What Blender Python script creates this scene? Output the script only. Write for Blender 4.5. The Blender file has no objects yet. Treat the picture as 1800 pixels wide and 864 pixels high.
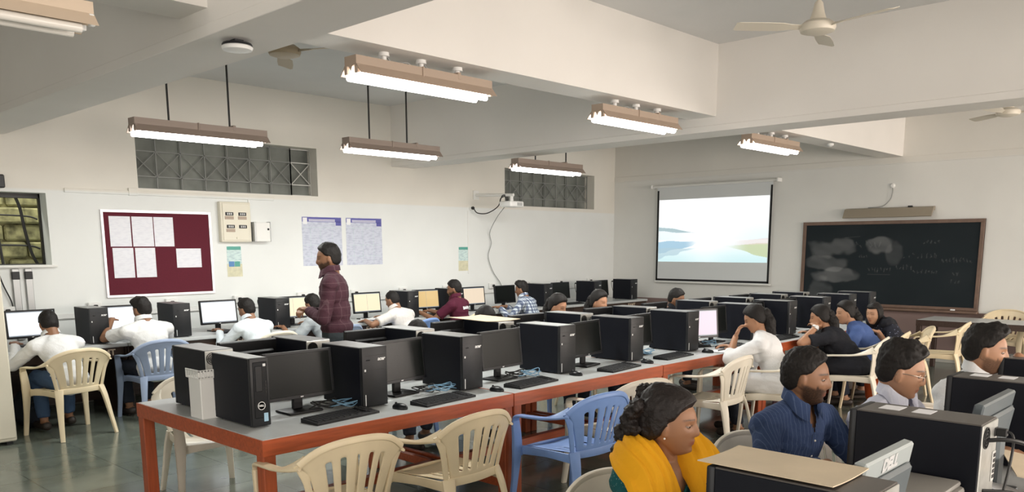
import bpy, bmesh, math, random
from math import sin, cos, pi, radians as RD
from mathutils import Vector as V, Matrix as MX, noise
from mathutils.bvhtree import BVHTree
random.seed(7)
SC = bpy.context.scene
COL = SC.collection
# ------------------------------------------------------------------ camera, world, lights, exposure
CAMH = 1.68
def make_camera():
    yaw, pitch, roll = .761262, .165986, -.003707
    f = V((cos(pitch)*cos(yaw), cos(pitch)*sin(yaw), -sin(pitch)))
    r = V((sin(yaw), -cos(yaw), 0)); u = r.cross(f)
    r2 = cos(roll)*r + sin(roll)*u; u2 = -sin(roll)*r + cos(roll)*u
    cd = bpy.data.cameras.new('camera'); c = bpy.data.objects.new('camera', cd); COL.objects.link(c)
    cd.sensor_fit = 'HORIZONTAL'; cd.sensor_width = 36; cd.lens = 36*1450.3/1800; cd.shift_y = 243/1800
    cd.clip_start = .05; cd.clip_end = 200
    m = MX((r2, u2, -f)).transposed().to_4x4(); m.translation = V((0, 0, CAMH)); c.matrix_world = m
    SC.camera = c
make_camera()
SC.view_settings.view_transform = 'Standard'; SC.view_settings.look = 'None'
SC.view_settings.gamma = 1; SC.view_settings.use_curve_mapping = False
SC.view_settings.exposure = -0.10
SC.cycles.max_bounces = 7; SC.cycles.diffuse_bounces = 5; SC.cycles.glossy_bounces = 4
SC.cycles.use_denoising = True
SC.cycles.sample_clamp_indirect = 5
w = bpy.data.worlds.new('world'); SC.world = w; w.use_nodes = True
w.node_tree.nodes['Background'].inputs[0].default_value = (.85, .93, 1, 1)
w.node_tree.nodes['Background'].inputs[1].default_value = 1.0
def area(name, loc, direction, sx, sy, power, color, spread=180):
    l = bpy.data.lights.new(name, 'AREA'); l.shape = 'RECTANGLE'; l.size = sx; l.size_y = sy
    l.energy = power; l.color = color; l.spread = RD(spread)
    o = bpy.data.objects.new(name, l); COL.objects.link(o); o.location = loc
    o.rotation_euler = V(direction).to_track_quat('-Z', 'Y').to_euler(); return o
TUBE_W = 46; TUBE_EMIT = 22
DAY = (1.0, .88, .79)
for x in (1.2, 5.0, 9.2, 12.0):           # daylight through the windows of the right hand wall
    area('window_daylight', (x, -4.15, 1.75), (0, 1, .12), 2.0, 1.5, 185, DAY, 170)
for y in (-1.6, 2.2): area('window_daylight', (-2.95, y, 1.75), (1, .15, .1), 1.8, 1.4, 52, (1, .93, .86), 170)  # daylight added from behind, through windows assumed in the unseen back wall
area('garden_daylight', (2.2, 10.15, 2.9), (.0, .35, -1), 3.0, .2, 24, (1, .97, .85))
# ------------------------------------------------------------------ materials
def mat(name, col, rough=.5, metal=0, noise_amt=0, noise_scale=8, bump=0, bump_scale=60, spec=.5, coat=0, emit=None, emit_s=1, stretch=None):
    m = bpy.data.materials.new(name); m.use_nodes = True
    nt = m.node_tree; b = nt.nodes['Principled BSDF']
    b.inputs['Base Color'].default_value = (*col, 1); b.inputs['Roughness'].default_value = rough
    b.inputs['Metallic'].default_value = metal; b.inputs['Specular IOR Level'].default_value = spec
    if coat: b.inputs['Coat Weight'].default_value = coat; b.inputs['Coat Roughness'].default_value = .08
    if emit: b.inputs['Emission Color'].default_value = (*emit, 1); b.inputs['Emission Strength'].default_value = emit_s
    if noise_amt or bump:
        tc = nt.nodes.new('ShaderNodeTexCoord'); mp = nt.nodes.new('ShaderNodeMapping')
        nt.links.new(tc.outputs['Object'], mp.inputs[0])
        if stretch: mp.inputs['Scale'].default_value = stretch
    if noise_amt:
        n = nt.nodes.new('ShaderNodeTexNoise'); n.inputs['Scale'].default_value = noise_scale; n.inputs['Detail'].default_value = 6
        nt.links.new(mp.outputs[0], n.inputs['Vector'])
        r = nt.nodes.new('ShaderNodeMapRange'); r.inputs[1].default_value = .3; r.inputs[2].default_value = .7
        r.inputs[3].default_value = 1-noise_amt; r.inputs[4].default_value = 1+noise_amt*.6
        nt.links.new(n.outputs[0], r.inputs[0])
        mx = nt.nodes.new('ShaderNodeVectorMath'); mx.operation = 'SCALE'
        mx.inputs[0].default_value = col; nt.links.new(r.outputs[0], mx.inputs['Scale']); nt.links.new(mx.outputs[0], b.inputs['Base Color'])
    if bump:
        n2 = nt.nodes.new('ShaderNodeTexNoise'); n2.inputs['Scale'].default_value = bump_scale; n2.inputs['Detail'].default_value = 4
        nt.links.new(mp.outputs[0], n2.inputs['Vector'])
        bp = nt.nodes.new('ShaderNodeBump'); bp.inputs['Strength'].default_value = bump; bp.inputs['Distance'].default_value = .01
        nt.links.new(n2.outputs[0], bp.inputs['Height']); nt.links.new(bp.outputs[0], b.inputs['Normal'])
    return m
def two_tone_wall(name, low, high, zc, dado=None, zd=0):
    m = mat(name, low, .75); nt = m.node_tree; b = nt.nodes['Principled BSDF']
    g = nt.nodes.new('ShaderNodeNewGeometry'); s = nt.nodes.new('ShaderNodeSeparateXYZ'); nt.links.new(g.outputs['Position'], s.inputs[0])
    n = nt.nodes.new('ShaderNodeTexNoise'); n.inputs['Scale'].default_value = 1.3; n.inputs['Detail'].default_value = 5
    nt.links.new(g.outputs['Position'], n.inputs['Vector'])
    def step(z, a, c, wd):
        r = nt.nodes.new('ShaderNodeMapRange'); r.inputs[1].default_value = z-wd; r.inputs[2].default_value = z+wd
        nt.links.new(s.outputs[2], r.inputs[0]); x = nt.nodes.new('ShaderNodeMix'); x.data_type = 'RGBA'
        nt.links.new(r.outputs[0], x.inputs[0])
        for v, i in ((a, 6), (c, 7)):
            if isinstance(v, tuple): x.inputs[i].default_value = (*v, 1)
            else: nt.links.new(v, x.inputs[i])
        return x.outputs[2]
    c = step(zc, low, high, .012)
    if dado: c = step(zd, dado, c, .004)
    r = nt.nodes.new('ShaderNodeMapRange'); r.inputs[1].default_value = .3; r.inputs[2].default_value = .7; r.inputs[3].default_value = .96; r.inputs[4].default_value = 1.02
    nt.links.new(n.outputs[0], r.inputs[0])
    sc = nt.nodes.new('ShaderNodeVectorMath'); sc.operation = 'SCALE'; nt.links.new(c, sc.inputs[0]); nt.links.new(r.outputs[0], sc.inputs['Scale'])
    nt.links.new(sc.outputs[0], b.inputs['Base Color'])
    return m
def attr_mat(name, rough=.6, emit=0, spec=.5, base_mix=True, sss=0):
    m = bpy.data.materials.new(name); m.use_nodes = True; nt = m.node_tree; b = nt.nodes['Principled BSDF']
    a = nt.nodes.new('ShaderNodeAttribute'); a.attribute_name = 'Col'
    b.inputs['Roughness'].default_value = rough; b.inputs['Specular IOR Level'].default_value = spec
    if emit:
        b.inputs['Base Color'].default_value = (.02, .02, .02, 1)
        nt.links.new(a.outputs[0], b.inputs['Emission Color']); b.inputs['Emission Strength'].default_value = emit
    else: nt.links.new(a.outputs[0], b.inputs['Base Color'])
    if sss: b.inputs['Subsurface Weight'].default_value = sss; b.inputs['Subsurface Scale'].default_value = .01; b.inputs['Subsurface Radius'].default_value = (1, .35, .2)
    return m
def fabric(name, base, kind=None, c2=(1, 1, 1), scale=30, c3=None):
    """cloth; kind check / stripes / tartan / print, laid along object coordinates"""
    m = mat(name, base, .85, bump=.25, bump_scale=90, spec=.25); nt = m.node_tree; b = nt.nodes['Principled BSDF']
    if not kind: return m
    tc = nt.nodes.new('ShaderNodeTexCoord'); sp = nt.nodes.new('ShaderNodeSeparateXYZ'); nt.links.new(tc.outputs['Object'], sp.inputs[0])
    def stripe(sock, sc, lo, hi):
        a = nt.nodes.new('ShaderNodeMath'); a.operation = 'MULTIPLY'; a.inputs[1].default_value = sc; nt.links.new(sock, a.inputs[0])
        f = nt.nodes.new('ShaderNodeMath'); f.operation = 'FRACT'; nt.links.new(a.outputs[0], f.inputs[0])
        g = nt.nodes.new('ShaderNodeMath'); g.operation = 'GREATER_THAN'; g.inputs[1].default_value = 1-lo; nt.links.new(f.outputs[0], g.inputs[0])
        k = nt.nodes.new('ShaderNodeMath'); k.operation = 'MULTIPLY'; k.inputs[1].default_value = hi; nt.links.new(g.outputs[0], k.inputs[0]); return k.outputs[0]
    def mixc(fac, a, c):
        x = nt.nodes.new('ShaderNodeMix'); x.data_type = 'RGBA'; nt.links.new(fac, x.inputs[0])
        if isinstance(a, tuple): x.inputs[6].default_value = (*a, 1)
        else: nt.links.new(a, x.inputs[6])
        x.inputs[7].default_value = (*c, 1); return x.outputs[2]
    if kind == 'stripes': c = mixc(stripe(sp.outputs[0], scale, .16, .55), base, c2)
    elif kind == 'check':
        c = mixc(stripe(sp.outputs[0], scale, .5, .75), base, c2); c = mixc(stripe(sp.outputs[2], scale, .5, .6), c, c2)
    elif kind == 'tartan':
        c = mixc(stripe(sp.outputs[0], scale, .08, .6), base, c2); c = mixc(stripe(sp.outputs[2], scale, .08, .6), c, c2)
    else:
        vo = nt.nodes.new('ShaderNodeTexVoronoi'); vo.inputs['Scale'].default_value = scale; nt.links.new(tc.outputs['Object'], vo.inputs['Vector'])
        g = nt.nodes.new('ShaderNodeMath'); g.operation = 'LESS_THAN'; g.inputs[1].default_value = .22; nt.links.new(vo.outputs[0], g.inputs[0]); c = mixc(g.outputs[0], base, c2)
    nt.links.new(c, b.inputs['Base Color']); return m
M = {}
M['wall'] = two_tone_wall('painted_wall', (.78, .80, .785), (.77, .745, .68), 2.275)
M['wall_front'] = two_tone_wall('painted_front_wall', (.77, .77, .74), (.75, .73, .68), 2.85, (.24, .165, .15), .73)
M['ceiling'] = mat('ceiling_paint', (.70, .70, .69), .8, noise_amt=.05, noise_scale=1.2)
M['beam'] = mat('beam_paint', (.79, .765, .725), .8, noise_amt=.04, noise_scale=1.0)
M['skirting'] = mat('skirting_stone', (.45, .44, .40), .4)
M['cream_metal'] = mat('cream_enamel', (.74, .70, .58), .45)
M['white_metal'] = mat('white_enamel', (.78, .78, .75), .4)
M['grey_metal'] = mat('grey_steel', (.42, .43, .43), .4, .6)
M['white_plastic'] = mat('white_plastic', (.82, .82, .80), .35)
M['black_plastic'] = mat('black_plastic', (.007, .007, .008), .45, spec=.35)
M['black_gloss'] = mat('black_casing', (.008, .009, .011), .32, spec=.3)
M['black_steel'] = mat('black_painted_steel', (.0045, .0055, .010), .5, spec=.22)
M['brown_top'] = mat('brownish_top', (.085, .075, .068), .35, spec=.5)  # brown reflection painted into the black tops of the closest row
M['dusty_top'] = mat('dusty_black_top', (.17, .17, .17), .32, spec=.7, noise_amt=.15, noise_scale=12)  # pale tone stands in for ceiling glare on the black tops
M['charcoal'] = mat('charcoal_plastic', (.015, .016, .018), .42, spec=.35)
M['screen_off'] = mat('dark_screen', (.006, .0075, .007), .25, spec=.22)
M['pc_rear'] = mat('zinc_plate', (.50, .50, .47), .38, .7, noise_amt=.1, noise_scale=30)
M['logo'] = mat('silver_logo', (.75, .76, .76), .3, .3)
M['table_top'] = mat('grey_laminate', (.52, .54, .54), .33, noise_amt=.05, noise_scale=14)
M['red_wood'] = mat('red_brown_wood', (.40, .080, .024), .38, noise_amt=.25, noise_scale=5, stretch=(1, 12, 12))
M['red_leg'] = mat('red_brown_leg', (.38, .080, .026), .42, noise_amt=.25, noise_scale=5, stretch=(12, 12, 1))
M['dark_wood'] = mat('dark_brown_wood', (.052, .030, .022), .4, noise_amt=.3, noise_scale=6, stretch=(1, 10, 10))
M['board_wood'] = mat('board_frame_wood', (.17, .105, .075), .5, noise_amt=.2, noise_scale=9)
M['cream'] = mat('cream_plastic', (.80, .675, .46), .38, noise_amt=.06, noise_scale=6)
M['ivory'] = mat('ivory_plastic', (.80, .74, .62), .38, noise_amt=.06, noise_scale=6)
M['blue_chair'] = mat('blue_plastic', (.20, .33, .66), .4, noise_amt=.1, noise_scale=7)
M['greyblue'] = mat('grey_blue_plastic', (.30, .37, .52), .4, noise_amt=.08, noise_scale=7)
M['fixture'] = mat('fixture_beige', (.40, .31, .24), .5)
M['fixture_olive'] = mat('fixture_olive', (.30, .26, .20), .5)
M['fixture_grey'] = mat('fixture_brown_grey', (.27, .215, .18), .5)  # darker copy of the beige; shade on the hanging fixtures is painted in
M['fixture_near'] = mat('fixture_cream_beige', (.62, .50, .38), .5)
M['tube'] = mat('lit_tube', (1, 1, 1), .3, emit=(1, .99, .96), emit_s=TUBE_EMIT)
M['tube_off'] = mat('unlit_tube', (.85, .82, .76), .25)
M['reflector'] = mat('reflector_white', (.88, .88, .86), .3)
M['fan'] = mat('fan_cream', (.72, .66, .55), .4)
M['fan_brown'] = mat('fan_beige', (.45, .36, .24), .4)
M['maroon_felt'] = mat('maroon_felt', (.105, .010, .022), .95, noise_amt=.08, noise_scale=60)
M['alu'] = mat('aluminium', (.70, .68, .70), .3, .6)
M['cardboard'] = mat('cardboard', (.64, .53, .38), .8, noise_amt=.1, noise_scale=5)
M['paper'] = mat('paper', (.84, .84, .86), .8)
M['cable_black'] = mat('black_cable', (.01, .01, .01), .5)
M['cable_blue'] = mat('blue_cable', (.15, .29, .42), .45)
M['cable_grey'] = mat('grey_cable', (.30, .31, .30), .5)
M['sheet_grey'] = mat('old_metal_sheet', (.20, .215, .195), .7, noise_amt=.35, noise_scale=3)
M['grille'] = mat('grille_paint', (.24, .25, .24), .6)
M['grille_white'] = mat('grille_pale', (.60, .60, .57), .5)
M['orange_bag'] = fabric('orange_cloth', (.72, .13, .035))
M['dark_bag'] = fabric('dark_cloth', (.02, .025, .035))
M['purple_bag'] = fabric('mauve_cloth', (.22, .17, .22))
M['printer'] = mat('printer_grey', (.22, .21, .19), .5, noise_amt=.05)
M['printer_dark'] = mat('printer_recess', (.12, .11, .10), .6)
M['monitor_grey'] = mat('monitor_back_grey', (.10, .12, .13), .38)
M['monitor_silver'] = mat('monitor_edge_silver', (.36, .40, .40), .35)
M['skirt_stone'] = mat('outside_stone', (.36, .34, .17), .9, noise_amt=.75, noise_scale=9, bump=.6, bump_scale=8)
M['dark_frame'] = mat('dark_window_frame', (.015, .015, .014), .5)
M['shoe'] = mat('shoe_leather', (.03, .022, .018), .5)
def floor_mat():
    m = mat('polished_stone', (.2, .22, .18), .16, spec=.55); nt = m.node_tree; b = nt.nodes['Principled BSDF']
    g = nt.nodes.new('ShaderNodeNewGeometry'); br = nt.nodes.new('ShaderNodeTexBrick')
    br.offset = 0; br.inputs['Scale'].default_value = 1; br.inputs['Brick Width'].default_value = .6; br.inputs['Row Height'].default_value = .6
    br.inputs['Mortar Size'].default_value = .006; br.inputs['Color1'].default_value = (.155, .175, .145, 1); br.inputs['Color2'].default_value = (.135, .155, .13, 1)
    br.inputs['Mortar'].default_value = (.10, .115, .095, 1); br.inputs['Bias'].default_value = 0
    nt.links.new(g.outputs['Position'], br.inputs['Vector'])
    n = nt.nodes.new('ShaderNodeTexNoise'); n.inputs['Scale'].default_value = 3; n.inputs['Detail'].default_value = 8; nt.links.new(g.outputs['Position'], n.inputs['Vector'])
    mx = nt.nodes.new('ShaderNodeMix'); mx.data_type = 'RGBA'; mx.blend_type = 'OVERLAY'; mx.inputs[0].default_value = .45
    nt.links.new(br.outputs[0], mx.inputs[6]); nt.links.new(n.outputs[0], mx.inputs[7]); nt.links.new(mx.outputs[2], b.inputs['Base Color'])
    r = nt.nodes.new('ShaderNodeMapRange'); r.inputs[3].default_value = .08; r.inputs[4].default_value = .26; nt.links.new(n.outputs[0], r.inputs[0]); nt.links.new(r.outputs[0], b.inputs['Roughness'])
    return m
M['floor'] = floor_mat()
def paper_mat(name, base, ink, rows):
    m = mat(name, base, .8); nt = m.node_tree; b = nt.nodes['Principled BSDF']
    tc = nt.nodes.new('ShaderNodeTexCoord'); mp = nt.nodes.new('ShaderNodeMapping'); mp.inputs['Scale'].default_value = (14, 1, rows)
    nt.links.new(tc.outputs['Object'], mp.inputs[0])
    n = nt.nodes.new('ShaderNodeTexNoise'); n.inputs['Scale'].default_value = 1.0; n.inputs['Detail'].default_value = 1; nt.links.new(mp.outputs[0], n.inputs['Vector'])
    r = nt.nodes.new('ShaderNodeMapRange'); r.inputs[1].default_value = .45; r.inputs[2].default_value = .62; nt.links.new(n.outputs[0], r.inputs[0])
    x = nt.nodes.new('ShaderNodeMix'); x.data_type = 'RGBA'; nt.links.new(r.outputs[0], x.inputs[0]); x.inputs[6].default_value = (*base, 1); x.inputs[7].default_value = (*ink, 1)
    nt.links.new(x.outputs[2], b.inputs['Base Color']); return m
M['print'] = paper_mat('printed_sheet', (.80, .81, .86), (.75, .76, .82), 60)
M['poster'] = paper_mat('poster_sheet', (.60, .63, .73), (.50, .53, .64), 40)
M['poster_head'] = mat('poster_header', (.10, .10, .36), .6)
M['notice_green'] = mat('notice_green', (.10, .36, .30), .6)
M['notice_pale'] = paper_mat('notice_sheet', (.62, .76, .74), (.45, .58, .60), 60)
M['notice_yellow'] = mat('notice_yellow', (.66, .64, .46), .7, noise_amt=.15, noise_scale=20)
M['notice_blue'] = mat('notice_blue', (.10, .24, .50), .6)
# ------------------------------------------------------------------ mesh helpers
class MB:
    def __init__(s): s.bm = bmesh.new(); s.mi = 0
    def _new(s, f0):
        for f in s.bm.faces:
            if f.index == -1 or f not in f0: f.material_index = s.mi
    def box(s, x0, x1, y0, y1, z0, z1, bevel=0, mtx=None, seg=1):
        n = len(s.bm.faces)
        r = bmesh.ops.create_cube(s.bm, size=1, matrix=MX.Translation(((x0+x1)/2, (y0+y1)/2, (z0+z1)/2)) @ MX.Diagonal((x1-x0, y1-y0, z1-z0, 1)))
        vs = r['verts']
        if bevel:
            es = list({e for v in vs for e in v.link_edges})
            rb = bmesh.ops.bevel(s.bm, geom=es, offset=bevel, segments=seg, affect='EDGES', profile=.5)
            vs = list({v for f in rb['faces'] for v in f.verts} | {v for v in vs if v.is_valid})
        if mtx: bmesh.ops.transform(s.bm, matrix=mtx, verts=vs)
        fs = {f for v in vs for f in v.link_faces}
        for f in fs: f.material_index = s.mi
        return s
    def poly(s, pts, flip=False):
        vs = [s.bm.verts.new(p) for p in pts]
        f = s.bm.faces.new(vs[::-1] if flip else vs); f.material_index = s.mi; return s
    def rings(s, rings, close=True, cap=True):
        R = [[s.bm.verts.new(p) for p in r] for r in rings]; n = len(R[0])
        for a, b in zip(R, R[1:]):
            for i in range(n if close else n-1):
                f = s.bm.faces.new((a[i], a[(i+1) % n], b[(i+1) % n], b[i])); f.material_index = s.mi
        if cap and close:
            f = s.bm.faces.new(R[0][::-1]); f.material_index = s.mi; f = s.bm.faces.new(R[-1]); f.material_index = s.mi
        return s
    def cyl(s, p0, p1, r0, r1=None, n=16):
        r1 = r0 if r1 is None else r1; p0 = V(p0); p1 = V(p1); d = (p1-p0).normalized()
        a = d.orthogonal().normalized(); b = d.cross(a)
        return s.rings([[p+(a*cos(t)+b*sin(t))*r for t in [2*pi*i/n for i in range(n)]] for p, r in ((p0, r0), (p1, r1))])
    def lathe(s, prof, c=(0, 0, 0), n=24, axis='Z', sx=1, sy=1):
        c = V(c); rr = []
        for r, h in prof:
            ring = []
            for i in range(n):
                t = 2*pi*i/n
                p = V((r*cos(t)*sx, r*sin(t)*sy, h))
                if axis == 'Y': p = V((p.x, h, p.y)); p.z = -p.z
                if axis == 'X': p = V((h, p.x, p.y))
                ring.append(c+p)
            rr.append(ring)
        return s.rings(rr)
    def tube(s, pts, r, n=8, sub=6):
        pts = smooth_path([V(p) for p in pts], sub); rr = []; up = None
        for i, p in enumerate(pts):
            d = (pts[min(i+1, len(pts)-1)]-pts[max(i-1, 0)]).normalized()
            a = d.orthogonal().normalized() if up is None else (up-d*up.dot(d)).normalized()
            up = a; b = d.cross(a)
            rr.append([p+(a*cos(2*pi*k/n)+b*sin(2*pi*k/n))*r for k in range(n)])
        return s.rings(rr)
    def sweep(s, pts, widths, thick, ups, sub=5, n=12, pw=.55):
        """rounded flat profile swept on a path; width lies across path and up"""
        P = smooth_path([V(p) for p in pts], sub); m = len(pts)-1; rr = []
        for i, p in enumerate(P):
            d = (P[min(i+1, len(P)-1)]-P[max(i-1, 0)]).normalized(); t = i/(len(P)-1)*m; k = min(int(t), m-1); f = t-k
            lerp = lambda a: a[k]*(1-f)+a[k+1]*f
            u = lerp([V(q) for q in ups]); u = (u-d*u.dot(d)).normalized(); sd = d.cross(u)
            w_, h_ = lerp(widths)/2, (lerp(thick) if isinstance(thick, (list, tuple)) else thick)/2; ring = []
            for q in range(n):
                a = 2*pi*q/n; cx, cz = cos(a), sin(a)
                ring.append(p + sd*(math.copysign(abs(cx)**pw, cx)*w_) + u*(math.copysign(abs(cz)**pw, cz)*h_))
            rr.append(ring)
        return s.rings(rr)
    def ball(s, c, rx, ry=None, rz=None, rot=None, sub=3):
        ry = rx if ry is None else ry; rz = rx if rz is None else rz
        m = MX.Translation(c) @ (rot.to_4x4() if rot else MX()) @ MX.Diagonal((rx, ry, rz, 1))
        r = bmesh.ops.create_icosphere(s.bm, subdivisions=sub, radius=1, matrix=m)
        for f in {f for v in r['verts'] for f in v.link_faces}: f.material_index = s.mi
        return s
    def caps(s, p0, p1, r0, r1, flat0=False, flat1=False, n=14):
        """tapered limb piece; round ends unless flat"""
        p0 = V(p0); p1 = V(p1); L = (p1-p0).length
        if L < 1e-5: return s.ball(p0, r0)
        d = (p1-p0)/L; a = d.orthogonal().normalized(); b = d.cross(a); st = []
        if not flat0: st += [(-r0*cos(t), r0*sin(t)) for t in (RD(12), RD(35), RD(60))]
        st += [(0, r0), (L*.5, (r0+r1)/2), (L, r1)]
        if not flat1: st += [(L+r1*cos(t), r1*sin(t)) for t in (RD(60), RD(35), RD(12))]
        return s.rings([[p0+d*h+(a*cos(2*pi*i/n)+b*sin(2*pi*i/n))*r for i in range(n)] for h, r in st])
    def mesh(s, name, mats=(), ang=35):
        me = bpy.data.meshes.new(name); bmesh.ops.recalc_face_normals(s.bm, faces=s.bm.faces); s.bm.to_mesh(me); s.bm.free()
        for m in mats: me.materials.append(m)
        me.polygons.foreach_set('use_smooth', [True]*len(me.polygons)); me.set_sharp_from_angle(angle=RD(ang)); return me
    def build(s, name, mats, parent=None, ang=35, loc=None):
        if not isinstance(mats, (list, tuple)): mats = [mats]
        return link(name, s.mesh(name, mats, ang), parent, loc)
def smooth_path(P, sub):
    if len(P) < 3 or sub < 2: return P
    out = []
    for i in range(len(P)-1):
        a, b, c, d = P[max(i-1, 0)], P[i], P[i+1], P[min(i+2, len(P)-1)]
        for k in range(sub):
            t = k/sub
            out.append(.5*((2*b)+(c-a)*t+(2*a-5*b+4*c-d)*t*t+(3*b-a-3*c+d)*t**3))
    return out+[P[-1]]
def link(name, data, parent=None, loc=None):
    o = bpy.data.objects.new(name, data); COL.objects.link(o)
    if parent: o.parent = parent
    if loc: o.location = loc
    return o
def tag(o, label, cat, group=None, kind=None):
    o['label'] = label; o['category'] = cat
    if group: o['group'] = group
    if kind: o['kind'] = kind
    return o
def struct(o): o['kind'] = 'structure'; return o
def empty(name, loc=(0, 0, 0), rz=0):
    o = link(name, None); o.location = loc; o.rotation_euler = (0, 0, rz); o.empty_display_size = .1; return o
KIDS = {}
def copy_tree(o, parent=None):
    c = o.copy(); COL.objects.link(c); c.parent = parent
    for ch in o.children: copy_tree(ch, c)
    return c
def recolour(o, m):
    for ch in [o]+list(o.children):
        if ch.type == 'MESH' and ch.material_slots:
            ch.material_slots[0].link = 'OBJECT'; ch.material_slots[0].material = m
def eval_mesh(ob):
    bpy.context.view_layer.update(); dg = bpy.context.evaluated_depsgraph_get()
    me = bpy.data.meshes.new_from_object(ob.evaluated_get(dg)); old = ob.data; mats = list(old.materials)
    ob.modifiers.clear(); ob.data = me
    me.materials.clear()
    for m in mats: me.materials.append(m)
    return ob
def text_mesh(name, s, size, ext, m, parent=None, mtx=None, bold=0, shear=0, align='CENTER'):
    cu = bpy.data.curves.new(name, 'FONT'); cu.body = s; cu.size = size; cu.extrude = ext; cu.offset = bold; cu.align_x = align; cu.align_y = 'CENTER'; cu.resolution_u = 3; cu.shear = shear
    t = link(name, cu); bpy.context.view_layer.update(); dg = bpy.context.evaluated_depsgraph_get()
    me = bpy.data.meshes.new_from_object(t.evaluated_get(dg)); bpy.data.objects.remove(t); bpy.data.curves.remove(cu)
    me.materials.clear(); me.materials.append(m)
    o = link(name, me, parent)
    if mtx: o.matrix_local = mtx
    return o
RX = lambda a: MX.Rotation(a, 4, 'X')
RY = lambda a: MX.Rotation(a, 4, 'Y')
RZ = lambda a: MX.Rotation(a, 4, 'Z')
T = lambda *p: MX.Translation(p)
# text standing upright and read by someone looking along +Y
UPR = RX(pi/2)
# ------------------------------------------------------------------ room shell
YW, XW, ZC = 9.56, 12.85, 3.62          # wall with the notice board, wall with the blackboard, ceiling
X0, YR = -3.0, -4.2
RV = .24
def wall_holes(name, m, along, fixed, a0, a1, z0, z1, holes, depth, sgn):
    b = MB(); xs = sorted({a0, a1, *[h[0] for h in holes], *[h[1] for h in holes]}); zs = sorted({z0, z1, *[h[2] for h in holes], *[h[3] for h in holes]})
    P = (lambda a, z, d=0: (a, fixed+sgn*d, z)) if along == 'X' else (lambda a, z, d=0: (fixed+sgn*d, a, z))
    for i in range(len(xs)-1):
        for k in range(len(zs)-1):
            cx, cz = (xs[i]+xs[i+1])/2, (zs[k]+zs[k+1])/2
            if any(h[0] < cx < h[1] and h[2] < cz < h[3] for h in holes): continue
            b.poly([P(xs[i], zs[k]), P(xs[i+1], zs[k]), P(xs[i+1], zs[k+1]), P(xs[i], zs[k+1])])
    for h in holes:
        for (p, q) in (((h[0], h[2]), (h[1], h[2])), ((h[1], h[2]), (h[1], h[3])), ((h[1], h[3]), (h[0], h[3])), ((h[0], h[3]), (h[0], h[2]))):
            b.poly([P(*p), P(*q), P(*q, depth), P(*p, depth)])
    bmesh.ops.remove_doubles(b.bm, verts=b.bm.verts, dist=1e-5)
    return struct(b.build(name, m))
W1 = (3.98, 6.33, 2.335, 2.945); W2 = (9.88, 12.23, 2.335, 2.93); W3 = (1.35, 3.02, 1.5, 2.24)
wall_holes('wall_left', M['wall'], 'X', YW, X0, XW, 0, ZC, [W1, W2, W3], RV, 1)
struct(MB().poly([(XW, YR, 0), (XW, YW, 0), (XW, YW, ZC), (XW, YR, ZC)]).build('wall_front', M['wall_front']))
wall_holes('wall_right', M['wall'], 'X', YR, X0, XW, 0, ZC, [(.2, 2.2, 1.0, 2.5), (4.0, 6.0, 1.0, 2.5), (8.2, 10.2, 1.0, 2.5), (11.0, 12.7, 1.0, 2.5)], .2, -1)
wall_holes('wall_back', M['wall'], 'Y', X0, YR, YW, 0, ZC, [(-2.5, -.7, 1.0, 2.45), (1.3, 3.1, 1.0, 2.45)], .2, -1)
struct(MB().box(X0, XW, YR, YW, -.06, 0).build('floor', M['floor']))
struct(MB().box(X0, XW, YR, YW, ZC, ZC+.06).build('ceiling', M['ceiling']))
struct(MB().box(XW-.02, XW, YR, YW, 0, .10, .004).build('baseboard_front', M['skirting']))
struct(MB().box(X0, XW, YW-.02, YW, 0, .10, .004).build('baseboard_left', M['skirting']))
# concrete beams: two run from the board wall side to side (along Y), the others run along X
B1 = (2.27, 2.68); B2 = (7.57, 7.97)
for x0, x1 in (B1, B2):
    b = MB(); b.box(x0, x1, YR, YW, 2.80, ZC); b.box(x0-.008, x1+.008, YR, YW, 2.798, 2.86, .003)
    struct(b.build('beam', M['beam']))
for y0 in (4.40, -1.0):
    for x0, x1 in ((X0, B1[0]), (B1[1], B2[0]), (B2[1], XW)):
        struct(MB().box(x0, x1, y0, y0+.32, 2.94, ZC).build('beam', M['beam']))
b = MB(); b.box(XW-.012, XW, YR, YW, 2.84, 2.935, .003); struct(b.build('trim_1', M['wall_front']))
b = MB(); b.box(3.2, 5.66, YW-.022, YW, 2.255, 2.30, .004); b.box(3.86, 3.96, YW-.03, YW, 2.25, 2.33, .004); struct(b.build('trim_2', M['wall']))
# high windows: grille in front of old metal sheets
def high_window(n, W, cells, white_from):
    b = MB(); y = YW+RV
    x = W[0]
    for i in range(cells):
        xa, xb = W[0]+(W[1]-W[0])*i/cells, W[0]+(W[1]-W[0])*(i+1)/cells
        b.box(xa, xb+.01, y-.03+.012*(i % 2), y+.02, W[2]-.02, W[3]+.02)
    o = struct(b.build('window_%d' % n, M['sheet_grey']))
    def bars(i0, i1, m):
        g = MB(); yy = y-.07; h = W[3]-W[2]; zb = [W[2]+h*.24, W[2]+h*.70]
        for i in range(i0, i1+1):
            xx = W[0]+(W[1]-W[0])*i/cells; g.box(xx-.006, xx+.006, yy-.006, yy+.006, W[2], W[3])
        xa, xb = W[0]+(W[1]-W[0])*i0/cells, W[0]+(W[1]-W[0])*i1/cells
        for z in zb+[W[2]+.012, W[3]-.012]: g.box(xa, xb, yy-.006, yy+.006, z-.006, z+.006)
        for i in range(i0, i1):
            xl, xr = W[0]+(W[1]-W[0])*i/cells, W[0]+(W[1]-W[0])*(i+1)/cells
            g.cyl((xl, yy, zb[0]), (xr, yy, zb[1]), .006, n=6); g.cyl((xl, yy, zb[1]), (xr, yy, zb[0]), .006, n=6)
        return g.build('grille', m, o)
    bars(0, white_from, M['grille'])
    if white_from < cells: bars(white_from, cells, M['grille_white'])
high_window(1, W1, 8, 7)
high_window(2, W2, 8, 8)
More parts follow.
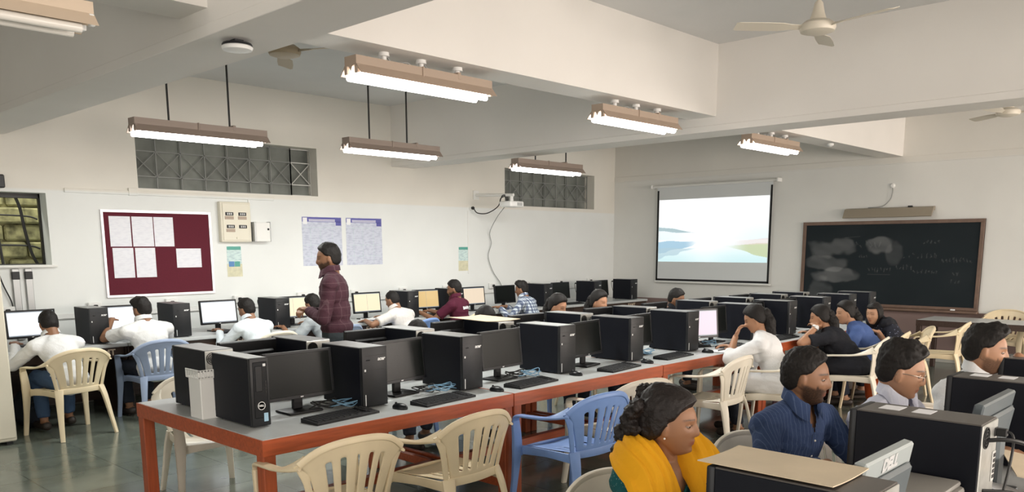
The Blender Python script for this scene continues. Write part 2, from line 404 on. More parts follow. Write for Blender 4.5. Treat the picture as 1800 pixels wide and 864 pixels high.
# low window at the far end of the left wall: dark frame, bent branches of the grille, mossy stone outside
b = MB(); y = YW+RV-.03
for (xa, xb, za, zb) in ((W3[0], W3[1], W3[3]-.05, W3[3]), (W3[0], W3[1], W3[2], W3[2]+.015), (W3[1]-.018, W3[1], W3[2], W3[3])): b.box(xa, xb, y-.02, y+.03, za, zb, .003)
fr = struct(b.build('window_3', M['dark_frame']))
b = MB()
b.tube([(2.80, y+.10, 2.26), (2.855, y+.10, 2.10), (2.885, y+.10, 1.85), (2.93, y+.10, 1.62), (2.99, y+.10, 1.48)], .016, 8)
b.tube([(2.60, y+.10, 1.95), (2.63, y+.10, 1.75), (2.65, y+.10, 1.48)], .014, 8)
for z, s in ((2.03, .012), (1.72, .014)): b.tube([(1.4, y+.12, z+.06), (2.2, y+.12, z), (2.63, y+.12, z-.01), (2.92, y+.12, z-.02), (3.02, y+.12, z-.05)], s*.7, 6)
b.build('grille', M['dark_frame'], fr)
struct(MB().box(W3[0]-.05, W3[1]+.04, YW-.045, YW+RV, W3[2]-.02, W3[2]+.004, .004).build('sill', M['white_metal'], fr))
b = MB()
for r in range(9):
    for c in range(9):
        x = .8+c*.42+(.2 if r % 2 else 0)+random.uniform(-.03, .03); z = 1.0+r*.19
        b.box(x, x+.39, 10.5+random.uniform(0, .05), 10.9, z, z+.175, .02)
b.box(.6, 5, 10.6, 10.95, .8, 2.9)
struct(b.build('garden_wall', M['skirt_stone']))
b = MB(); b.box(-1, 6, YW+.3, 12, -.05, 0); struct(b.build('ground', M['skirt_stone']))
# black bracket over the low window
tag(MB().box(2.36, 2.63, YW-.10, YW, 2.27, 2.40, .01).build('wall_speaker', M['charcoal']), 'small dark box fixed to the wall above the low window', 'speaker')
# grey conduits below the low window
for x in (2.66, 2.78):
    b = MB(); b.box(x-.035, x+.035, YW-.03, YW, .74, 1.47, .006); o = b.build('wall_channel', M['grey_metal'])
    MB().box(x-.036, x+.036, YW-.034, YW-.001, 1.36, 1.44, .004).build('clamp', M['charcoal'], o)
    tag(o, 'grey vertical cable channel below the low window, %s' % ('the one further from the notice board' if x < 2.7 else 'the one nearer the notice board'), 'cable channel', 'cable channels below the low window')
b = MB(); b.tube([(2.50, YW-.02, 1.46), (2.54, YW-.03, 1.30), (2.60, YW-.03, 1.12), (2.58, YW-.03, 1.0), (2.42, YW-.03, .93)], .007)
tag(b.build('hanging_cable', M['cable_black']), 'thin dark cable drooping beside the grey channels', 'cable')
# ------------------------------------------------------------------ tube light fixtures
def fixture(name, label, x0, x1, y, z, lit=True, hang=None, m=None, group=None, axis='X', junction=(), facing=None):
    """beige channel with a flared reflector and two tubes; long axis X; z is the underside of the reflector"""
    L = x1-x0; m = m or M['fixture']; cx = (x0+x1)/2
    o = empty(name, (cx, y, z))
    b = MB(); prof = [(-.115, 0), (-.062, .062), (-.062, .115), (.062, .115), (.062, .062), (.115, 0)]
    inn = [(.107, .002), (.055, .058), (.018, .050), (0, .020), (-.018, .050), (-.055, .058), (-.107, .002)]
    b.rings([[(x, p[0], p[1]) for p in prof+inn] for x in (-L/2, L/2)])
    b.build('reflector', m, o, ang=20)
    b = MB()
    for s in (-1, 1):
        for e in (-1, 1): MB().box(e*(L/2-.012)-.012, e*(L/2-.012)+.012, s*.055-.016, s*.055+.016, .004, .06, .004).build('lamp_holder', M['white_plastic'] if not lit else m, o)
    for s in (-1, 1):
        t = MB(); t.cyl((-L/2+.02, s*.055, -.010), (L/2-.06, s*.055, -.010), .022, n=12); t.build('tube', M['tube'] if lit else M['tube_off'], o)
    t = MB(); t.box(L*.22, L*.22+.03, -.064, .064, .08, .13, .004); t.box(-L*.05, -L*.05+.012, -.07, .07, .055, .12, .002); t.build('clip', m, o)
    if hang:
        for k, px in enumerate(hang):
            MB().cyl((px-cx, 0, .11), (px-cx, 0, (ZC if len(hang) > 1 else ZC)-z), .009, n=8).build('rod', M['cable_black'], o)
    if lit:
        l = area('tube_light', (0, 0, -.03), (0, 0, -1), L*.9, .16, TUBE_W, (.985, 1, .955)); l.parent = o
    tag(o, label, 'light fixture', group)
    return o
G = 'tube light fixtures'
fixture('tube_light_fixture', 'lit hanging tube fixture on two black rods before the first high window', 2.98, 4.20, 7.2, 2.63, hang=(3.30, 3.86), m=M['fixture_grey'], group=G)
fixture('tube_light_fixture', 'lit double tube fixture hung on two black rods above the two wall posters', 5.12, 6.34, 7.2, 2.66, hang=(5.42, 5.92), m=M['fixture_grey'], group=G)
fixture('tube_light_fixture', 'lit hanging double tube fixture partly under the beam above the second high window', 7.62, 8.88, 7.2, 2.63, hang=(8.0, 8.6), m=M['fixture_grey'], group=G)
for k, (a, c, lab) in enumerate(((3.30, 4.52, 'largest lit double tube fixture, directly under the beam'),
                   (5.86, 7.04, 'lit double tube fixture under the beam just before it meets the cross beam'),
                   (8.50, 9.68, 'small lit double tube fixture under the far beam near the projection screen'))):
    yy = 4.56; o = fixture('tube_light_fixture', lab, a, c, yy, 2.765, group=G)
    for q in (-.34, -.02, .32):
        j = MB(); j.cyl((q, -.0, .11), (q, 0, .155), .018, n=10); j.cyl((q, 0, .150), (q, 0, .178), .038, .034, n=16); j.build('ceiling_rose', M['white_plastic'], o)
    j = MB(); j.tube([(-.30, .02, .16), (-.24, .03, .125), (-.15, .0, .14), (-.10, 0, .115)], .005, 6); j.tube([(0, .02, .165), (.06, .02, .13), (.0, .01, .12)], .005, 6); j.build('flex', M['cable_grey'], o)
fixture('tube_light_fixture', 'unlit cream tube fixture under the near beam close to the noticeboard side ceiling', .66, 1.62, 4.30, 2.695, lit=False, m=M['fixture_near'], group=G)
# fixture above the blackboard: on the wall, long axis Y
def wall_fixture():
    o = empty('tube_light_fixture', (XW, 4.53, 2.13)); L = 1.26
    b = MB(); b.rings([[(-.02, y, .09), (-.10, y, .075), (-.17, y, -.05), (-.16, y, -.058), (-.08, y, .03), (-.02, y, .03)] for y in (-L/2, L/2)]); b.build('reflector', M['fixture_olive'], o, ang=20)
    MB().box(-.05, 0, -.5, .5, .0, .06, .004).build('channel', M['fixture'], o)
    t = MB(); t.cyl((-.09, -L/2+.03, .0), (-.09, L/2-.03, .0), .014, n=10); t.build('tube', M['tube_off'], o)
    MB().box(-.07, -.03, -.33, -.27, .085, .105, .004).build('clip', M['charcoal'], o)
    c = MB(); c.tube([(-.012, -.02, .40), (-.03, -.03, .30), (-.03, -.0, .2), (-.04, .1, .11), (-.05, .30, .095)], .006, 6); c.build('cable', M['cable_grey'], o)
    c = MB(); c.lathe([(.035, -.001), (.035, -.02), (.02, -.035)], (0, -.02, .40), 16, 'X'); c.build('ceiling_rose', M['white_plastic'], o)
    tag(o, 'unlit beige tube fixture mounted on the wall above the blackboard', 'light fixture', G)
wall_fixture()
# smoke detector style rose on far beam
tag(MB().lathe([(.04, 0), (.04, -.02), (.02, -.035)], (10.6, 4.52, 2.94), 16).build('ceiling_rose', M['white_plastic']), 'small white round fitting under the far beam, no lamp on it', 'ceiling fitting')
# ------------------------------------------------------------------ fans
def fan(label, x, y, zm, m, a0, group='ceiling fans'):
    o = empty('ceiling_fan', (x, y, zm))
    MB().cyl((0, 0, .06), (0, 0, ZC-zm-.02), .012, n=10).build('rod', m, o)
    MB().lathe([(.012, .19), (.03, .17), (.045, .10), (.06, .055), (.06, .05)], n=24).build('lower_canopy', m, o)
    MB().lathe([(.012, ZC-zm), (.055, ZC-zm), (.05, ZC-zm-.06), (.02, ZC-zm-.09)], n=24).build('ceiling_canopy', m, o)
    MB().lathe([(.02, .055), (.09, .045), (.125, .02), (.13, -.005), (.12, -.03), (.07, -.045), (.0, -.048)][:-1], n=32).build('motor', m, o)
    for k in range(3):
        a = a0+k*2*pi/3; b = MB(); mt = RZ(a)
        rr = []
        for r, w_ in ((.13, .03), (.20, .05), (.28, .12), (.45, .13), (.60, .12), (.62, .08)):
            rr.append([mt @ V((r, s*w_/2, .0+s*.012+q)) for s, q in ((-1, -.002), (1, -.002), (1, .002), (-1, .002))])
        b.rings(rr); b.build('blade', m, o)
    tag(o, label, 'ceiling fan', group)
fan('beige ceiling fan behind the first beam, near the round white wireless unit', 3.78, 6.1, 3.22, M['fan_brown'], RD(58))
fan('cream ceiling fan on a long rod between the two cross beams', 6.22, 2.80, 3.26, M['fan'], .3)
fan('small distant cream ceiling fan beyond the cross beam, above the blackboard side', 11.3, 2.72, 3.2, M['fan'], .9)
# wireless unit under the first beam
o = empty('wireless_access_point', (2.44, 4.38, 2.80))
MB().box(-.035, .035, -.035, .035, -.03, 0, .004).build('bracket', M['charcoal'], o)
MB().lathe([(.10, -.024), (.105, -.032), (.10, -.04)], n=32).build('back_plate', M['charcoal'], o)
MB().lathe([(.098, -.036), (.108, -.046), (.10, -.062), (.06, -.07)], n=32).build('cover', M['white_plastic'], o)
o.location.x = 2.42; o.scale = (.78, .78, .9)
tag(o, 'round white wireless unit on a dark bracket under the first beam', 'wireless access point')
# ------------------------------------------------------------------ things on the notice board wall
def flat(name, x0, x1, z0, z1, y, m, t=.002, parent=None, bevel=0): return MB().box(x0, x1, y-t, y, z0, z1, bevel).build(name, m, parent)
YF = YW
o = empty('notice_board', (4.17, YF, 1.13)); bx0, bx1, bz0, bz1 = -.63, .63, 0, .96
flat('felt_panel', bx0+.02, bx1-.02, .02, .94, -.006, M['maroon_felt'], .008, o)
b = MB()
for x0, x1, z0, z1 in ((bx0, bx1, 0, .028), (bx0, bx1, .932, .96), (bx0, bx0+.028, .0282, .9318), (bx1-.028, bx1, .0282, .9318)): b.box(x0, x1, -.024, 0, z0, z1, .002)
b.build('frame', M['alu'], o)
tag(o, 'maroon felt notice board in an aluminium frame with pinned white sheets', 'notice board')
def on_board(x0, x1, z0, z1, lab):
    s = MB().box(-(x1-x0)/2, (x1-x0)/2, -.0015, 0, -(z1-z0)/2, (z1-z0)/2).build('pinned_sheet', M['print']); s.location = ((x0+x1)/2, YF-.0142, (z0+z1)/2)
    tag(s, lab, 'paper', 'sheets pinned on the notice board')
nx = lambda p: 3.54+(p-625)/(1320-625)*1.26 if 0 else 3.54+p
Q = [(.085, .315, 'first sheet of the upper row on the maroon notice board, next to the frame'), (.33, .565, 'middle sheet of the upper row on the maroon notice board'), (.575, .80, 'last sheet of the upper row on the maroon notice board')]
for a, c, lab in Q: on_board(3.54+a, 3.54+c, 1.69, 2.02, lab)
on_board(3.54+.10, 3.54+.325, 1.345, 1.675, 'lower row sheet on the maroon notice board, under the first sheet')
on_board(3.54+.345, 3.54+.57, 1.345, 1.675, 'lower row sheet on the maroon notice board, under the middle sheet')
on_board(3.54+.815, 3.54+1.115, 1.445, 1.665, 'wide landscape sheet alone on the maroon notice board')
# electrical boxes
o = empty('distribution_board', (5.10, YF, 1.74))
MB().box(-.20, .20, -.07, 0, 0, .48, .008).build('case', M['cream_metal'], o)
MB().box(-.175, .175, -.078, -.068, .02, .46, .004).build('door', M['cream_metal'], o)
for x0, z0, kind in ((-.14, .315, 0), (.03, .315, 0), (-.13, .165, 0), (.03, .165, 1)):
    MB().box(x0, x0+.105, -.083, -.076, z0, z0+.04, .003).build('breaker_window', M['charcoal'], o)
    b = MB()
    for q in range(3): b.box(x0+.02+q*.024, x0+.036+q*.024, -.088, -.082, z0+.008, z0+.032, .002)
    b.build('breaker_switch', M['grey_metal'], o)
    if not kind: MB().box(x0-.008, x0+.108, -.081, -.076, z0-.045, z0-.008, .002).build('name_strip', M['fixture'], o)
MB().lathe([(.012, -.078), (.012, -.09)], (0, 0, .05), 12, 'Y').build('lock', M['cream_metal'], o)
tag(o, 'cream electrical distribution board with four breaker windows', 'distribution board')
o = empty('switch_box', (5.44, YF, 1.745))
MB().box(-.12, .10, -.10, 0, 0, .235, .006).build('case', M['white_metal'], o)
MB().box(-.13, -.10, -.12, -.0, .0, .24, .004).build('hinge_side', M['grey_metal'], o)
MB().box(.06, .085, -.106, -.098, .14, .165, .002).build('switch', M['charcoal'], o)
MB().box(.10, .11, -.1, -.01, .0, .245, .003).build('lid_rim', M['grey_metal'], o)
tag(o, 'small white metal switch box beside the cream distribution board', 'electrical box')
tag(MB().box(5.305, 5.325, YW-.015, YW, 1.98, 2.26, .003).build('cable_conduit', M['white_plastic']), 'short vertical white conduit rising from the small white switch box', 'conduit')
tag(MB().box(9.035, 9.05, YW-.012, YW, 1.25, 2.22, .003).build('cable_conduit', M['white_plastic']), 'thin vertical white conduit running down from the projector socket', 'conduit')
def notice(x0, x1, z0, z1, lab, full):
    o = empty('wall_notice', ((x0+x1)/2, YF, z0)); w_, h = (x1-x0)/2, z1-z0
    flat('sheet', -w_, w_, h*.40, h, 0, M['notice_pale'], .002, o); flat('header', -w_*.96, w_*.96, h*.88, h*.99, -.002, M['notice_green'], .001, o)
    flat('lower_sheet', -w_*1.05, w_*1.05, 0, h*.42, -.0005, M['notice_yellow'], .002, o)
    if full:
        flat('blue_panel', -w_*.8, -w_*.05, h*.33, h*.50, -.003, M['notice_blue'], .001, o); flat('green_panel', 0, w_*.75, h*.33, h*.50, -.003, M['notice_green'], .001, o)
    tag(o, lab, 'notice', 'paper notices on the wall')
notice(4.99, 5.18, 1.32, 1.69, 'green headed paper notice with a blue panel, under the cream distribution board', 1)
notice(8.84, 9.04, 1.30, 1.67, 'green headed paper notice with a yellow foot, below the projector socket', 0)
def poster(x0, x1, lab):
    o = empty('wall_poster', ((x0+x1)/2, YF, 1.43)); w_ = (x1-x0)/2
    flat('sheet', -w_, w_, 0, .64, 0, M['poster'], .002, o)
    b = MB(); b.box(-w_*.98, w_*.98, -.0035, -.002, .575, .635); b.box(w_*.7, w_*.98, -.0035, -.002, .53, .58); b.build('header', M['poster_head'], o)
    b = MB(); b.box(-w_*.66, w_*.66, -.0045, -.0035, .583, .592); b.box(-w_*.66, w_*.66, -.0045, -.0035, .600, .609); b.box(-w_*.95, -w_*.74, -.0045, -.0035, .545, .628)
    b.build('header_lines', M['paper'], o)
    b = MB()
    for z in (.50, .27, .12): b.box(-w_*.93, w_*.93, -.003, -.002, z, z+.003)
    for x in (-.6, -.1, .5): b.box(w_*x, w_*x+.003, -.003, -.002, .02, .5)
    b.build('table_lines', M['notice_pale'], o)
    tag(o, lab, 'poster', 'printed wall posters')
poster(6.06, 6.68, 'printed poster with a purple header, partly behind the standing man')
poster(6.75, 7.36, 'printed poster with a purple header, beside and fully clear of the standing man')
# projector on its wall arm
o = empty('projector_mount', (9.22, YF, 2.47))
MB().box(-.06, .06, -.02, 0, -.07, .07, .006).build('wall_plate', M['white_metal'], o)
b = MB(); b.cyl((0, -.01, .0), (.04, -.78, -.03), .024, n=14); b.cyl((.04, -.74, -.03), (.04, -.74, -.10), .028, n=14); b.build('boom', M['white_metal'], o)
tag(o, 'white metal arm on the wall that carries the projector', 'projector arm')
o = empty('projector', (9.24, 8.80, 2.26))
MB().box(-.15, .15, -.12, .12, 0, .085, .02, seg=3).build('case', M['white_plastic'], o)
MB().cyl((0, .0, .08), (0, 0, .115), .03, n=14).build('mount', M['white_plastic'], o)
b = MB(); b.lathe([(.03, -.002), (.035, -.002), (.035, .012), (.026, .012)], (.148, -.05, .045), 20, 'X'); b.build('lens', M['charcoal'], o)
b = MB()
for q in range(8): b.box(-.0+q*.014, .007+q*.014, -.1225, -.119, .02, .065)
b.build('vent', M['grey_metal'], o)
tag(o, 'white ceiling style projector hanging from the wall arm', 'projector')
b = MB(); b.lathe([(.03, 0), (.03, -.03), (.02, -.045)], (9.10, YW, 2.26), 16, 'Y'); o = b.build('power_socket', M['white_plastic'])
b = MB(); b.lathe([(.022, -.04), (.026, -.07), (.012, -.09)], (9.10, YW, 2.265), 16, 'Y'); b.build('plug', M['cable_black'], o)
tag(o, 'round wall socket holding a black plug beside the projector', 'socket')
b = MB(); b.tube([(9.10, YW-.08, 2.26), (9.14, 9.44, 2.19), (9.22, 9.3, 2.185), (9.25, 9.1, 2.28), (9.2, 8.98, 2.40), (9.20, 8.94, 2.44), (9.26, 8.92, 2.43), (9.28, 8.92, 2.36), (9.22, 8.93, 2.28), (9.15, 8.95, 2.30), (9.16, 8.95, 2.39), (9.24, 8.93, 2.42), (9.26, 8.92, 2.33), (9.2, 8.92, 2.29)], .008, 8)
tag(b.build('projector_power_cable', M['cable_black']), 'black cable coiled in loops between the socket and the projector', 'cable')
b = MB(); b.tube([(9.24, 8.93, 2.28), (9.33, 9.2, 2.12), (9.47, YW-.06, 1.9), (9.53, YW-.03, 1.72), (9.46, YW-.03, 1.52), (9.56, YW-.03, 1.28), (9.72, YW-.03, 1.10), (9.80, YW-.04, .95)], .006, 8)
tag(b.build('projector_signal_cable', M['cable_grey']), 'long grey cable hanging down the wall from the projector to the desk', 'cable')
# socket strip along the wall behind the wall desk
for k, (x0, x1) in enumerate(((2.3, 5.7), (5.75, 9.2), (9.3, 12.6))):
    o = MB().box(x0, x1, YW-.03, YW, .93, .985, .004).build('cable_trunking', M['white_plastic'])
    n = 0; x = x0+.25
    while x < x1-.1:
        s = MB(); s.box(x-.07, x+.07, YW-.045, YW-.002, 1.0, 1.09, .006); sk = s.build('socket_plate', M['white_plastic'], o)
        p = MB(); p.box(x-.02, x+.02, YW-.075, YW-.045, 1.025, 1.065, .006); p.build('plug', M['cable_black'], sk); x += .85
    tag(o, 'white cable trunking with sockets along the wall, %s' % ('below the notice board', 'below the posters', 'next to the corner with the board wall')[k], 'cable trunking', 'cable trunking along the wall')
# ------------------------------------------------------------------ board wall
def paint_grid(name, nx_, ny_, f, m, mtx, parent=None):
    """grid in local XZ (0..1) with colours from f(u,v)"""
    me = bpy.data.meshes.new(name); vs = [mtx @ V((i/nx_, 0, j/ny_)) for j in range(ny_+1) for i in range(nx_+1)]
    fs = [(j*(nx_+1)+i, j*(nx_+1)+i+1, (j+1)*(nx_+1)+i+1, (j+1)*(nx_+1)+i) for j in range(ny_) for i in range(nx_)]
    me.from_pydata(vs, [], fs); ca = me.color_attributes.new('Col', 'FLOAT_COLOR', 'POINT')
    dat = []
    for j in range(ny_+1):
        for i in range(nx_+1): dat += [*f(i/nx_, j/ny_), 1]
    ca.data.foreach_set('color', dat); me.materials.append(m); return link(name, me, parent)
def sm(a, b, x):
    t = max(0, min(1, (x-a)/(b-a))); return t*t*(3-2*t)
def mixv(a, b, t): return tuple(p*(1-t)+q*t for p, q in zip(a, b))
def lake(u, v):
    """pale misty lake: bright sky, blue grey headland, green bank, water"""
    n = noise.noise(V((u*6, v*14, 0)))*.02
    sky = mixv((.80, .90, .93), (1, 1, 1), sm(.35, .8, v)); c = mixv(sky, (1, 1, 1), math.exp(-((u-.5)**2/.08+(v-.45)**2/.05)))
    if v < .35: c = mixv((.62, .84, .86), (.93, .99, 1), sm(0, .35, v)+.4*math.exp(-((u-.45)**2/.03)))
    hl = .55-.25*u+n; 
    if u < .42: 
        t = sm(.42, .25, u)
        top = .55-(u*.26)+n; bot = .50-(u*.10)+n
        if bot < v < top+.01: c = mixv(c, (.42, .55, .58), .9*t+.1)
        if .33+n > v > .12+u*.45+n*2: c = mixv(c, (.30, .52, .68), .85*t)
        if .22+n > v > .03+u*.50+n*2: c = mixv(c, (.42, .58, .66), .7*t)
    if u > .62:
        t = sm(.62, .85, u); 
        if .25-(u-.62)*.45+n < v < .26+(u-.62)*.08+n: c = mixv(c, (.55, .62, .36), .8*t+.1)
        if .26+(u-.62)*.05 < v < .30+(u-.62)*.2+n: c = mixv(c, (.78, .66, .62), .6*t)
        if v > .9-(u-.9): pass
    return c
sw = empty('projection_screen', (XW, 7.45, 1.02)); hw = 1.10
MB().cyl((-.10, -hw-.09, 1.69), (-.10, hw+.09, 1.69), .022, n=16).build('roller_case', M['white_metal'], sw)
b = MB()
for s in (-1, 1): b.box(-.14, 0, s*(hw+.10)-.015, s*(hw+.10)+.015, 1.66, 1.72, .005)
b.build('end_bracket', M['white_plastic'], sw)
M['screen_cloth'] = mat('screen_cloth', (.70, .73, .74), .8); M['screen_border'] = mat('screen_border', (.006, .006, .007), .7)
b = MB(); b.box(-.072, -.068, -hw, hw, .02, 1.67); b.build('cloth', M['screen_cloth'], sw)
b = MB()
b.box(-.0745, -.0735, -hw, -hw+.035, .035, 1.62); b.box(-.0745, -.0735, hw-.035, hw, .035, 1.62); b.box(-.0745, -.0735, -hw, hw, .035, .07); b.build('black_border', M['screen_border'], sw)
MB().box(-.085, -.055, -hw-.03, hw+.03, 0, .028, .006).build('bottom_bar', M['white_metal'], sw)
M['projected'] = attr_mat('projected_picture', emit=1.15)
MXB = lambda y_left, y_right, z0, z1, x: MX(((0, 1, 0, x), (y_right-y_left, 0, 0, y_left), (0, 0, z1-z0, z0), (0, 0, 0, 1)))
# the throw is a little out of square with the cloth
paint_grid('projected_picture', 300, 168, lake, M['projected'], MXB(hw-.045, -hw+.045, .375, 1.455, -.076), sw)
tag(sw, 'pull down projection screen showing a pale lake landscape', 'projection screen')
bb = empty('blackboard', (XW, 4.53, .72)); bw, bh = 1.29, 1.31
strokes = []
random.seed(21)
def scribble(u0, v0, n, h, gap):
    for k in range(n):
        u = u0+k*gap; p = [(u+random.uniform(0, gap*.6), v0+random.uniform(0, h)) for _ in range(random.randint(3, 4))]
        strokes.extend(zip(p, p[1:]))
scribble(.315, .70, 6, .09, .028); scribble(.34, .58, 4, .035, .014); scribble(.40, .40, 8, .06, .018); scribble(.60, .58, 8, .07, .024); scribble(.81, .53, 9, .06, .018); scribble(.66, .40, 5, .05, .02); scribble(.56, .44, 5, .07, .02); scribble(.74, .40, 4, .03, .014); scribble(.86, .28, 3, .05, .02); scribble(.70, .75, 5, .04, .02); scribble(.87, .38, 2, .04, .02)
strokes += [((.40, .375), (.53, .375)), ((.25, .83), (.34, .845))]
def chalk(u, v):
    c = (.010, .016, .020); n = noise.noise(V((u*5, v*3, 3)))
    a = 0
    for cu, cv, ru, rv, s in ((.17, .70, .14, .13, .75), (.15, .52, .13, .10, .7), (.20, .36, .16, .09, .9), (.46, .74, .085, .12, 1.0), (.12, .18, .08, .16, .5), (.55, .62, .05, .14, .35)):
        q = ((u-cu)/ru)**2+((v-cv)/rv)**2+.9*noise.noise(V((u*9, v*6, cu*9)))+.4*noise.noise(V((u*22, v*14, cu)))
        a += s*sm(1.15, .55, q)*(.8+.35*noise.noise(V((u*9, v*11+u*6, 1))))
    c = tuple(x+max(a, 0)*.115+.006*max(0, n) for x in c)
    for (p, q) in strokes:
        du, dv = (q[0]-p[0])*2.55, (q[1]-p[1])*1.3; L = du*du+dv*dv+1e-9; x = (u-p[0])*2.55; y = (v-p[1])*1.3; t = max(0, min(1, (x*du+y*dv)/L)); d = math.hypot(x-t*du, y-t*dv)
        if d < .009: c = tuple(k+.032*(1-d/.009) for k in c)
    return c
M['chalkboard'] = attr_mat('chalkboard', .7, spec=.25)
b = MB(); b.box(-.03, 0, -bw, bw, .03, bh); b.build('backing', M['board_wood'], bb)
paint_grid('writing_surface', 300, 150, chalk, M['chalkboard'], MXB(bw-.04, -bw+.04, .07, bh-.04, -.031), bb)
b = MB(); 
for y0, y1, z0, z1 in ((-bw, bw, bh-.05, bh), (-bw, bw, .04, .08), (-bw, -bw+.05, .0802, bh-.0502), (bw-.05, bw, .0802, bh-.0502)): b.box(-.05, -.0, y0, y1, z0, z1, .002)
b.build('frame', M['board_wood'], bb)
MB().box(-.11, 0, -bw-.01, bw+.01, .0, .035, .006).build('chalk_tray', M['board_wood'], bb)
tag(bb, 'large dark blackboard with smudged chalk in a wooden frame', 'blackboard')
tag(MB().box(-.01, .01, -.03, .03, 0, .02, .004).build('chalk_piece', M['paper'], loc=(XW-.07, 3.55, .755)), 'piece of white chalk lying on the blackboard tray', 'chalk')
# ------------------------------------------------------------------ tables
def big_table(x0, x1, y0, y1, label, group, top=M['table_top'], wood=M['red_wood'], legm=M['red_leg'], h=.75, leg=.07, ap=.085, rail=True):
    o = empty('computer_table', ((x0+x1)/2, (y0+y1)/2, 0)); a, c = (x1-x0)/2, (y1-y0)/2
    MB().box(-a+.006, a-.006, -c+.006, c-.006, h-.03, h, .003).build('table_top', top, o)
    b = MB()
    for p, q, r, s in ((-a, a, -c, -c+.025), (-a, a, c-.025, c), (-a, -a+.025, -c+.0255, c-.0255), (a-.025, a, -c+.0255, c-.0255)): b.box(p, q, r, s, h-ap, h-.002, .001)
    b.build('apron', wood, o)
    for sx in (-1, 1):
        for sy in (-1, 1):
            x, y = sx*(a-leg/2-.004), sy*(c-leg/2-.004); MB().box(x-leg/2, x+leg/2, y-leg/2, y+leg/2, 0, h-ap+.01, .005).build('leg', legm, o)
    if rail:
        for sx in (-1, 1):
            x = sx*(a-leg/2-.004); MB().box(x-.02, x+.02, -c+leg, c-leg, .13, .19, .003).build('cross_rail', wood, o)
        MB().box(-a+leg*.5, a-leg*.5, -.03, .03, .13, .19, .003).build('foot_rail', wood, o)
    tag(o, label, 'table', group); return o
TX = [1.99, 3.775, 5.49, 7.20, 8.91, 10.62]
NTH = ['nearest', 'second nearest', 'middle', 'second farthest', 'farthest']
for k in range(5):
    big_table(TX[k]+.004, TX[k+1]-.004, 3.58, 5.06, 'red-brown framed grey topped computer table, %s of the long central row' % NTH[k], 'tables of the long central row')
for k, (a, c) in enumerate(((1.50, 3.26), (3.27, 5.03), (5.04, 6.8))):
    big_table(a, c, -.38, 1.09, 'grey topped table under the %s desktop units of the closest row' % ('first, near', 'middle', 'last, far')[k], 'tables of the closest row')
o = big_table(11.62, 12.36, 1.75, 3.66, 'long dark legged table standing free below the blackboard', None, M['table_top'], M['dark_wood'], M['dark_wood'], .70, .06, .08, False)
o.name = 'side_table'
# wall desk: dark desks with lettered aprons
DX = [1.55, 3.30, 5.05, 6.80, 8.55, 10.30, 12.40]; DY = 8.45
for k in range(6):
    x0, x1 = DX[k]+.004, DX[k+1]-.004; a = (x1-x0)/2; o = empty('wall_desk', ((x0+x1)/2, DY, 0))
    MB().box(-a, a, 0, .98, .705, .74, .005).build('desk_top', M['table_top'], o)
    MB().box(-a+.02, a-.02, .03, .05, .60, .705, .003).build('apron', M['dark_wood'], o)
    MB().box(-a+.02, a-.02, .62, .64, .10, .705, .003).build('back_panel', M['dark_wood'], o)
    for s in (-1, 1): MB().box(s*(a-.02)-.018, s*(a-.02)+.018, .03, .96, 0, .705, .004).build('side_panel', M['dark_wood'], o)
    text_mesh('lettering', 'FAMT', .085, .001, M['fixture_near'], o, T(a-.45 if k else .65-.0, .028, .652) @ UPR, bold=.002)
    tag(o, 'dark wooden wall desk, %s' % ('the one under the low window', 'the one under the notice board', 'the one under the electrical boxes and first poster', 'the one under the second poster', 'the one under the projector', 'the last one, reaching the corner by the screen')[k], 'desk', 'dark desks along the wall')
# cream steel cupboard at the near end of the wall desk
o = empty('steel_cupboard', (1.86, 8.16, 0))
MB().box(-.30, .24, -.22, .22, .03, 1.85, .01).build('body', M['cream_metal'], o)
MB().box(-.29, -.03, -.235, -.22, .06, 1.82, .004).build('door', M['cream_metal'], o); MB().box(-.02, .23, -.235, -.22, .06, 1.82, .004).build('door', M['cream_metal'], o)
for s in (-1, 1): MB().box(s*.2-.04, s*.2+.01, -.2, .2, 0, .03).build('foot', M['charcoal'], o)
tag(o, 'cream steel cupboard at the frame edge beside the wall desk', 'cupboard')
